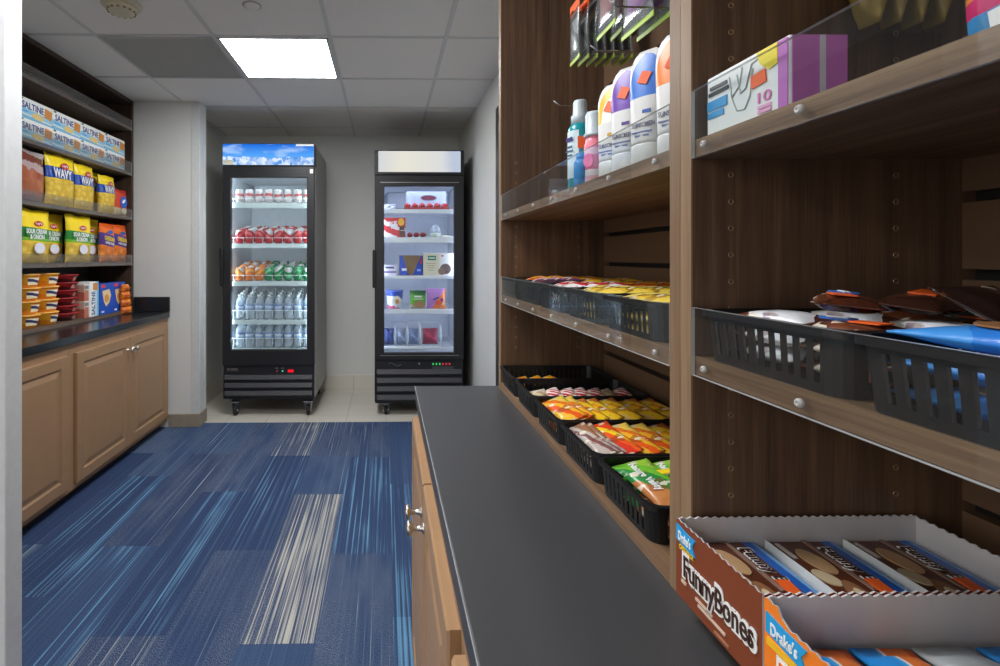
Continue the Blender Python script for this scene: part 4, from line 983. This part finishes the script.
# ------------------------------------------------------------------ sunscreen shelf
ZS = 1.3742
def tube_mb(w, h, t):
    """squeeze tube standing on its cap: round below, flat fan-shaped arched seal on top"""
    cap = MB().lathe([(w*.40, 0), (w*.43, .003), (w*.43, h*.19), (w*.41, h*.205)], 28, None, 0, True, True, .78)
    m = MB(); seg, nz = 32, 20; vs, fs = [], []
    for k in range(nz+1):
        v = k/nz; z0 = h*.20
        for i in range(seg):
            a = 2*PI*i/seg; ww = w/2*(.84+.16*min(1, v*1.6)); dd = t/2*(1-v**1.7)+.0008
            top = h*(.80*v) ; ar = 1-(abs(math.cos(a))**2.2)
            z = z0+top*(1 if v < .5 else 1)
            x = ww*math.cos(a)
            if v > .72: # arch the seal
                q = (v-.72)/.28; x *= math.sqrt(max(0, 1-(q*.93)**2.6))*.94+.06
            vs.append((x, dd*math.sin(a), z))
    for k in range(nz):
        for i in range(seg):
            j = (i+1) % seg; fs.append((k*seg+i, k*seg+j, (k+1)*seg+j, (k+1)*seg+i))
    fs.append(tuple(nz*seg+i for i in range(seg))); fs.append(tuple(reversed(range(seg))))
    m.add(vs, fs, 0, True); return cap, m
def suns(nm, c, c2, h, word):
    def make():
        o = thing('sunscreen_tube'); cap, m = tube_mb(.056, h, .034)
        cap.build('cap', mat('tube_cap', (224, 224, 222), .35), o)
        # printed arch: coloured crown with white inner arch
        key = 'sun_'+nm; t = NT(key); p = t.pr((226, 226, 223), .32)
        tc = t.n('ShaderNodeTexCoord'); sp = t.n('ShaderNodeSeparateXYZ'); t.l(tc.outputs['Generated'], sp.inputs[0])
        x = t.math('ABSOLUTE', t.math('SUBTRACT', sp.outputs['X'], .5)); z = sp.outputs['Z']
        r = t.math('SQRT', t.math('ADD', t.math('POWER', t.math('MULTIPLY', x, 1.0), 2), t.math('POWER', t.math('MULTIPLY', t.math('MAXIMUM', t.math('SUBTRACT', z, .58), 0), 1.18), 2)))
        cr = t.math('MULTIPLY', t.math('LESS_THAN', r, .455), t.math('GREATER_THAN', z, .50))
        hatch = t.math('GREATER_THAN', t.math('SINE', t.math('MULTIPLY', t.math('ADD', sp.outputs['X'], t.math('MULTIPLY', z, 2.4)), 120)), .3)
        cc = t.mixc(t.math('MULTIPLY', hatch, .45), c, c2)
        inner = t.math('MULTIPLY', t.math('LESS_THAN', r, .27 if nm == 'yellow' else .0), 1.0)
        cc = t.mixc(inner, cc, (246, 244, 236))
        t.l(t.mixc(cr, (226, 226, 223), cc), p.inputs['Base Color'])
        m.build('tube_body', t.m, o)
        plate(o, 'price_sticker', .015, .018, ORST, (.0, -.0098, h*.76), (-.17, .4, 0))
        text(word, .034, .007, P((92, 84, 120)), o, (.002, -.0168, h*.36), rot=(PI/2-.05, 0, 0), off=0)
        plate(o, 'factor_mark', .012, .005, P(tuple(int(q*.8) for q in c)), (.006, -.0150, h*.47), (-.1, 0, 0))
        for k in range(2): plate(o, 'small_print', .03-.01*k, .0025, P((110, 120, 170)), (.0, -.0168, h*(.30-.03*k)), (.04, 0, 0))
        return o
    return make
SF = -PI/2+.55
for nm, c, c2_, h, x, y, w_ in (('yellow', (246, 190, 30), (250, 214, 80), .166, .385, .842, 'SUNSCREEN'), ('purple', (110, 66, 170), (150, 104, 200), .172, .382, .785, 'SUNSCREEN'), ('blue', (40, 104, 206), (120, 180, 236), .174, .382, .722, 'SUNSCREEN'), ('orange', (244, 130, 50), (250, 170, 100), .170, .385, .656, 'SUNSCREEN')):
    put('sun'+nm, suns(nm, c, c2_, h, w_), (x, y, ZS), SF, f'white sunscreen tube with {nm} arched top on the shelf', 'sunscreen tube', 'sunscreen tubes')
put('sunblue', None, (.446, .800, ZS), SF, 'white sunscreen tube with blue top standing behind the purple one', 'sunscreen tube', 'sunscreen tubes')
def spray():
    o = thing('spray_bottle')
    MB().lathe([(.020, 0), (.0225, .003), (.0225, .110), (.0215, .119), (.017, .126), (.012, .129)], 26).build('bottle_body', P((24, 150, 160), .25), o)
    MB().lathe([(.0165, .126), (.0165, .142), (.0135, .146), (.0125, .168), (.011, .172), (.002, .173)], 22).build('sprayer_cap', mat('frosted_cap', (196, 208, 213), .35), o)
    m = MB(); n = 9; vs = []
    for k in range(n):
        a = -PI/2-1.0+1.7*k/(n-1)
        for z in (.022, .112): vs.append((.0229*math.cos(a), .0229*math.sin(a), z))
    m.add(vs, [(2*k, 2*k+2, 2*k+3, 2*k+1) for k in range(n-1)], 0, True); lb = m.build('wrap_label', P((214, 232, 236), .35), o)
    for k, (w, h, z, cc) in enumerate(((.018, .008, .096, (60, 50, 120)), (.016, .003, .082, (60, 100, 130)), (.020, .003, .074, (60, 100, 130)), (.014, .003, .066, (60, 100, 130)))): plate(o, 'label_print', w, h, P(cc), (-.004, -.0232, z), (0, 0, -.16))
    plate(o, 'price_sticker', .014, .022, ORST, (.0185, -.0142, .088), (0, 0, .92)); return o
put('spray', spray, (.372, .952, ZS), SF-.15, 'teal spray bottle with white label at end of the sunscreens', 'spray bottle')
def pinkb():
    o = thing('lotion_bottle')
    MB().lathe([(.017, 0), (.019, .003), (.019, .072), (.0165, .082), (.015, .09)], 24).build('bottle_body', band('pink_bottle_print', [(0, (244, 190, 206)), (.2, (238, 236, 238)), (.32, (242, 130, 170)), (.62, (240, 206, 214)), (.75, (246, 140, 160))], 'Z', 0, 'X', .3, None, .02), o)
    MB().lathe([(.0192, .090), (.0192, .094), (.0165, .096), (.0165, .128), (.0145, .134), (.002, .135)], 22).build('cap', mat('frosted_cap', (196, 208, 213), .35), o)
    disc(o, 'pink_spot', .01, .013, P((240, 110, 160)), (0, -.0192, .045)); return o
put('pinkb', pinkb, (.378, .898, ZS), SF, 'pink striped lotion bottle with clear cap beside the teal spray bottle', 'lotion bottle')
def blue_reflection():  # bottle-shaped solid standing in for a blue reflection in the acrylic lip
    o = thing('lotion_bottle')
    MB().lathe([(.010, 0), (.012, .002), (.012, .045), (.009, .05)], 20).build('bottle_body', P((40, 140, 214)), o)
    MB().lathe([(.008, .05), (.008, .062), (.002, .063)], 16).build('cap', P((60, 150, 220)), o); return o
put('blue_reflection', blue_reflection, (.356, .908, ZS), SF, 'tiny blue bottle shape standing for an acrylic reflection, before the teal spray bottle', 'lotion bottle')
# ------------------------------------------------------------------ pegs and hanging packs
def hook(y, z, n):
    o = thing('peg_hook', (.637, y, z), n, 'peg hook', 'peg hooks on the slats')
    MB().tube([(.636, y, z), (.50, y, z), (.42, y, z+.001), (.405, y, z+.012)], .0018, 8).build('wire', STEEL, o)
    MB().rbox(.628, .6365, y-.012, y+.012, z-.014, z+.014, .002).build('back_clip', STEEL, o)
    return o
for y, z, n in ((1.215, 1.880, 'peg hook holding the small clear packs'), (1.060, 1.928, 'peg hook holding the red hanging packs'), (.945, 1.902, 'peg hook holding the purple hanging packs'), (1.20, 1.612, 'empty peg hook above the teal spray bottle'), (.985, 1.655, 'empty peg hook above the yellow tube'), (.90, 1.70, 'empty peg hook above the purple tube')): hook(y, z, n)
LIME = P((176, 206, 70), .35)
def hang(nm, w, h, col, col2, top):
    def make():
        o = thing('hanging_pack')
        m = bag_mb(w, h, .012, len(nm), nx=8, nz=10, wr=1.0); m.v = [(x, y-.006, z-h) for x, y, z in m.v]
        m.build('clear_pouch', CLEAR, o)
        MB().box(-w/2+.001, w/2-.001, -.001, .001, -h-.006, -h+.004).build('bottom_seal', LIME, o)
        MB().rbox(-w/2+.002, w/2-.002, -.0012, .0012, -.012, .016, .0006).build('header_card', top, o)
        b = bag_mb(w*.62, h*.62, .009, 3, nx=8, nz=8, wr=1.6); b.v = [(x, y-.0045, z-h*.84) for x, y, z in b.v]
        b.build('contents', band('hang_'+nm, [(0, col), (.5, col2), (.75, col)], 'Z', .8, 'X', .35, None, .25), o)
        return o
    return make
HA = hang('greys', .066, .125, (190, 196, 196), (110, 116, 120), ORST)
HG = hang('greens', .066, .125, (60, 70, 60), (110, 160, 50), P((60, 62, 66)))
HR = hang('reds', .095, .170, (176, 40, 48), (240, 110, 50), P((150, 36, 40)))
HK = hang('darks', .085, .160, (40, 44, 60), (90, 96, 110), P((50, 50, 54)))
HP = hang('purples', .115, .190, (160, 50, 170), (236, 232, 236), P((228, 228, 230)))
def hp(key, mk, x, y, z, lb): put(key, mk, (x, y, z-.011), -PI/2+.10*(R.random()-.5), lb, 'hanging pack', 'packs hanging on the pegs', rx=.0)
for k in range(7): hp('ha' if k < 2 else 'hg', HA if k < 2 else HG, .462+.021*k, 1.215, 1.866, f'small clear hanging pack, {ORD[k]} from the tip of its peg above the spray bottle')
for k in range(4): hp('hr' if k < 2 else 'hk', HR if k < 2 else HK, .470+.030*k, 1.060, 1.914, f'{["red","red","dark","dark"][k]} hanging pack, {ORD[k]} from the peg tip, middle peg')
for k in range(4): hp('hp' if k < 2 else 'hk', HP if k < 2 else HK, .478+.032*k, .945, 1.888, f'{["purple and white","purple and white","dark","dark"][k]} hanging pack, {ORD[k]} from the peg tip, nearest peg')
# ------------------------------------------------------------------ near bay, top shelf
def gloves():
    o = thing('glove_box')
    W, D, Hh = .110, .050, .062
    MB().rbox(-W/2, W/2, 0, D, 0, Hh, .0015).build('carton', WS, o)
    PU = P((190, 108, 190)); 
    MB().box(W/2+.0002, W/2+.0009, .0015, D-.001, .0015, Hh-.0008).build('purple_end', PU, o); MB().box(W/2-.012, W/2-.0015, -.0009, -.0002, .0015, Hh-.0015).build('purple_wrap', PU, o)
    MB().box(W/2+.0010, W/2+.0014, D*.50, D*.60, .002, Hh-.001).build('white_stripe', P((206, 206, 220)), o)
    plate(o, 'yellow_flag', 0, 0, P((244, 222, 40)), (W/2-.0205, -.0006, Hh-.0095), poly=[(-.017, .008), (.008, .008), (.008, -.010), (-.002, -.012), (-.012, -.004)])
    plate(o, 'price_sticker', .018, .012, ORST, (.020, -.0008, .036), (0, -.10, 0))
    text('10', .016, .010, P((226, 130, 190)), o, (.027, -.0006, .018), off=.01)
    for k, (w, z, cc) in enumerate(((.026, .049, (90, 90, 96)), (.030, .043, (70, 70, 76)))): plate(o, 'title_print', w, .0035, P(cc), (-.036, -.0006, z))
    plate(o, 'blue_label', .030, .010, P((56, 156, 216)), (-.038, -.0006, .031), (0, 0, 0)); plate(o, 'blue_label', .024, .006, P((56, 156, 216)), (-.040, -.0006, .021))
    for k in range(2): plate(o, 'pink_print', .016, .003, P((236, 170, 210)), (.027, -.0006, .009-.004*k))
    # outline drawing of a pair of hands in gloves
    m = MB()
    def pl(pts): m.tube([(x*.9, -.0006, z*.84) for x, z in pts], .0006, 5)
    pl([(-.022, .062), (-.018, .036), (-.010, .018), (.002, .016), (.010, .030), (.012, .050), (.014, .058)]); pl([(-.018, .036), (-.006, .046), (-.002, .066)]); pl([(-.010, .060), (-.004, .036), (.004, .040)]); pl([(.004, .040), (.012, .064), (.022, .066)])
    m.build('hand_drawing', P((186, 194, 190)), o); return o
put('gloves', gloves, (.3445, .4755, ZS), -PI/2, 'white and purple carton of disposable gloves on the high shelf', 'glove box')
def stripebag():
    o = bag('snack_bag', .13, .19, .06, band('striped_film', [(0, (50, 150, 214)), (.06, (90, 180, 230)), (.10, (52, 150, 214)), (.145, (214, 40, 110)), (.20, (246, 150, 60)), (.22, (214, 40, 110)), (.245, (246, 150, 60)), (.265, (220, 50, 120)), (.32, (240, 190, 60)), (.36, (236, 226, 226))], 'Z', .0, 'X', .25, None, .012), 5)()
    plate(o, 'white_print', .05, .012, WPR, (.0, -.001, .020), (0, -.15, 0)); return o
put('stripebag', stripebag, (.372, .276, ZS), -PI/2, 'blue, pink and orange striped bag at the shelf end', 'snack bag')
hook(.500, 1.623, 'peg hook holding the gold packs')
def gold():
    o = thing('hanging_pack')
    m = bag_mb(.06, .13, .022, 7, wr=1.6); m.v = [(x*(.35+.65*min(1, z/.06)), y-.011, z-.13) for x, y, z in m.v]
    m.build('gold_pouch', mat('gold_film', (132, 112, 52), .25, .2, nz=(40, .25, .3)), o)
    MB().rbox(-.022, .022, -.002, .002, -.004, .014, .001).build('header_card', P((70, 60, 40)), o); return o
for k in range(4): put('gold', gold, (.492+.022*k, .500, 1.611), -PI/2+.25*(R.random()-.5), f'gold foil hanging pack, {ORD[k]} from the peg tip', 'hanging pack', 'gold packs hanging above the high shelf')
# ------------------------------------------------------------------ snack cake trays
def tray(body_c, W, D, Hh, tail=None, low=None):
    """open shipping tray: local x width, y depth, front wall at y=0; saw-tooth torn edges"""
    def make():
        o = thing('snack_cake_tray'); CARD = P((206, 202, 202), .75); OUT = P(body_c, .5)
        def wall(name, T, L, prof):
            n = max(4, int(L/.0045)); th = .0016
            top = []
            for k in range(n+1):
                x = L*k/n; top.append((x, prof(x/L)+(.0016 if k % 2 else -.0004)))
            poly = [(0, 0)]+[(L, 0)]+list(reversed(top))
            m = MB(); N = len(poly)
            vs = [T @ Vector((x, y, z)) for y in (0, th) for x, z in poly]
            m.add(vs, [tuple(range(N)), tuple(reversed(range(N, 2*N)))]+[(k, k+N, (k+1) % N+N, (k+1) % N) for k in range(N)], [1, 0]+[0]*N)
            return m.build(name, [CARD, OUT], o)
        lowp = low or (lambda u: Hh)
        f = wall('front_panel', Matrix.Translation((-W/2, 0, 0)), W, lowp)
        wall('back_panel', Matrix.Translation((W/2, D, 0)) @ Matrix.Rotation(PI, 4, 'Z'), W, lambda u: Hh-.001)
        wall('end_panel', Matrix.Translation((W/2, .0017, 0)) @ Matrix.Rotation(PI/2, 4, 'Z'), D-.0034, lambda u: Hh)
        wall('end_panel', Matrix.Translation((-W/2, D-.0017, 0)) @ Matrix.Rotation(-PI/2, 4, 'Z'), D-.0034, lambda u: Hh)
        MB().box(-W/2+.0018, W/2-.0018, .0018, D-.0018, 0, .0014).build('tray_floor', CARD, o)
        if tail: tail(o)
        return o
    return make
LOGOB = P((36, 160, 222))
def banner(o, x, z, w, h):
    b = plate(o, 'logo_banner', 0, 0, LOGOB, (x, -.0006, z), poly=[(-w/2, h*.62), (0, h*.50), (w/2, h*.46), (w/2-.005, 0), (w/2, -h*.54), (0, -h*.46), (-w/2, -h*.34)])
    text("Drake's", w*.66, h*.60, WPR, o, (x-.001, -.0014, z+.0005), off=.02)
def out_text(o, st, w, h, x, z, rot=0, c=DKB):
    text(st, w+.007, h+.007, WPR, o, (x, -.0008, z), rot=(PI/2, -rot, 0), off=.09, name='lettering_outline'); text(st, w, h, c, o, (x, -.0016, z), rot=(PI/2, -rot, 0), off=.01)
def funny_front(o):
    banner(o, -.0440, .0655, .032, .017); text('CAKE PACK', .025, .005, P((250, 206, 50)), o, (-.0425, -.0008, .0545), off=.02)
    out_text(o, 'FunnyBones', .100, .029, .004, .0350)
    plate(o, 'caption_line', .040, .0026, P((214, 190, 170)), (-.003, -.0006, .0125)); plate(o, 'caption_line', .026, .0026, P((214, 190, 170)), (-.014, -.0006, .0170)); plate(o, 'caption_line', .008, .003, P((214, 190, 170)), (-.047, -.0006, .0200)); plate(o, 'caption_line', .020, .002, P((170, 120, 90)), (.012, -.0006, .0050))
    plate(o, 'side_blue_print', .020, .024, P((40, 120, 200)), (.0623, .014, .058), (0, 0, PI/2)); plate(o, 'side_white_print', .010, .022, WPR, (.0623, .010, .030), (0, .4, PI/2))
TZ = .8832
put('funny', tray((126, 60, 30), .124, .265, .080, funny_front), (.3145, .4745, TZ), -PI/2, 'brown open cardboard tray of snack cakes beside the walnut divider', 'snack cake tray')
def devil_front(o):
    banner(o, -.047, .0600, .040, .017); plate(o, 'yellow_print', .032, .006, P((250, 190, 40)), (-.050, -.0006, .0475)); out_text(o, 'Devil Dogs', .112, .036, .004, .022, 0, P((236, 110, 30)))
def lowcut(u): return .080 if u < .10 else (.0755 if u < .16 else .071 if u < .8 else .080)
put('devil', tray((244, 130, 32), .140, .265, .080, devil_front, lowcut), (.3145, .3405, TZ), -PI/2, 'orange open cardboard tray of snack cakes nearest the camera', 'snack cake tray')
def cakecarton():
    """family carton lying flat: local x along its length, y across, top at z=.03"""
    o = thing('snack_cake_carton')
    L, W, T = .116, .074, .054
    MB().rbox(-L/2, L/2, -W/2, W/2, 0, T, .001).build('carton', band('cake_carton_print', [(0, (240, 240, 240)), (.02, (92, 46, 28)), (.80, (40, 100, 190)), (.93, (120, 170, 220))], 'Y', 0, 'X', .3, None, .0), o)
    MB().box(-L/2+.001, L/2-.001, -W/2-.0006, -W/2, .001, T+.003).build('white_flap', WS, o)
    up = (0, 0, 0); z = T+.0005
    disc(o, 'cake_picture', .021, .010, P((196, 156, 112)), (-.022, -.012, z), rot=(PI/2, 0, .1)); disc(o, 'cake_picture', .013, .008, P((206, 186, 150)), (.004, -.024, z), rot=(PI/2, 0, .3)); disc(o, 'filling_picture', .022, .009, P((150, 104, 70)), (.030, -.014, z), rot=(PI/2, 0, -.1)); disc(o, 'filling_picture', .010, .004, P((222, 200, 160)), (.030, -.014, z+.0007), rot=(PI/2, 0, -.1))
    plate(o, 'title_bar', .08, .004, P((150, 120, 104)), (-.018, .005, z), (PI/2, 0, 0))
    text('Funny Bones', .090, .018, WPR, o, (.000, .0135, z+.0006), rot=(0, 0, 0), off=.03, name='lettering_outline')
    text('Funny Bones', .086, .0155, DKB, o, (.000, .0135, z+.0012), rot=(0, 0, 0), off=.0)
    plate(o, 'price_sticker', .026, .012, ORST, (.022, .012, z+.0018), (PI/2, 0, -.1))
    plate(o, 'flavor_print', .026, .004, P((206, 196, 186)), (-.040, -.028, z), (PI/2, 0, 0)); return o
for k, x in enumerate((.3600, .4455, .5310)):
    put('cakecarton', cakecarton, (x, .4745, TZ+.0016), -PI/2, f'brown snack cake carton in the brown tray, {["nearest the worktop front","in the middle","at the back by the slats"][k]}', 'snack cake carton', 'snack cake cartons in the brown tray', rx=0, ry=0)
def wrapcake():
    o = thing('wrapped_cake')
    b = bag_mb(.048, .12, .026, 6, nx=8, nz=14, wr=.8, seal=.09); b.v = [(z-.06, x, y) for x, y, z in b.v]
    b.build('wrapper', band('orange_cake_film', [(0, (36, 140, 220)), (.28, (44, 160, 230)), (.34, (236, 226, 214)), (.40, (240, 120, 34)), (.8, (226, 96, 30))], 'Y', .2, 'X', .25, None, .04), o)
    disc(o, 'cake_picture', .022, .009, P((240, 206, 180)), (.01, .010, .0258), rot=(PI/2, 0, 0)); return o
def foilcake():
    o = thing('wrapped_cake')
    b = bag_mb(.05, .12, .026, 2, nx=8, nz=14, wr=1.4, seal=.09); b.v = [(z-.06, x, y) for x, y, z in b.v]
    b.build('wrapper', mat('silver_film', (190, 198, 200), .25, .35, nz=(50, .15, .3)), o); plate(o, 'white_print', .05, .01, WPR, (.0, .005, .026), (PI/2, 0, 0)); return o
for k, (x, nm) in enumerate(((.345, 'w'), (.399, 'w'), (.453, 'f'), (.507, 'w'), (.552, 'f'))):
    put('wrapcake' if nm == 'w' else 'foilcake', wrapcake if nm == 'w' else foilcake, (x, .3405, TZ+.0016), -PI/2, f'lower { {"w":"orange and blue","f":"silver foil"}[nm] } wrapped cake under the same kind, {["nearest the worktop front","second from front","third from front","fourth from front","at the back"][k]}', 'wrapped cake', 'wrapped cakes in the orange tray')
    put('wrapcake' if nm == 'w' else 'foilcake', None, (x, .3405, TZ+.0300), -PI/2+.03*(k-2), f'{ {"w":"orange and blue","f":"silver foil"}[nm] } wrapped cake in the orange tray, {["nearest the worktop front","second from front","third from front","fourth from front","at the back"][k]}', 'wrapped cake', 'wrapped cakes in the orange tray')

# ------------------------------------------------------------------ camera, world, view
th = math.radians(1.0)
cd = bpy.data.cameras.new('camera'); cam = bpy.data.objects.new('camera', cd); COL.objects.link(cam)
cam.location = (0, 0, 1.245); cam.rotation_euler = (PI/2, 0, -th)
cd.sensor_fit = 'HORIZONTAL'; cd.sensor_width = 36; cd.lens = 18.0
cd.shift_x = (500-(386+500*math.tan(th)))/1000; cd.shift_y = -(333-258)/1000
cd.clip_start = .02; cd.clip_end = 60
SC.camera = cam
w = bpy.data.worlds.new('world'); SC.world = w; w.use_nodes = True
bg = w.node_tree.nodes['Background']; bg.inputs[0].default_value = C4((246, 243, 238)); bg.inputs[1].default_value = .8
vs = SC.view_settings; vs.view_transform = 'Standard'; vs.look = 'None'; vs.gamma = 1; vs.use_curve_mapping = False; vs.exposure = 0.95
SC.cycles.use_denoising = True; SC.cycles.transparent_max_bounces = 24; SC.cycles.max_bounces = 10; SC.cycles.diffuse_bounces = 5
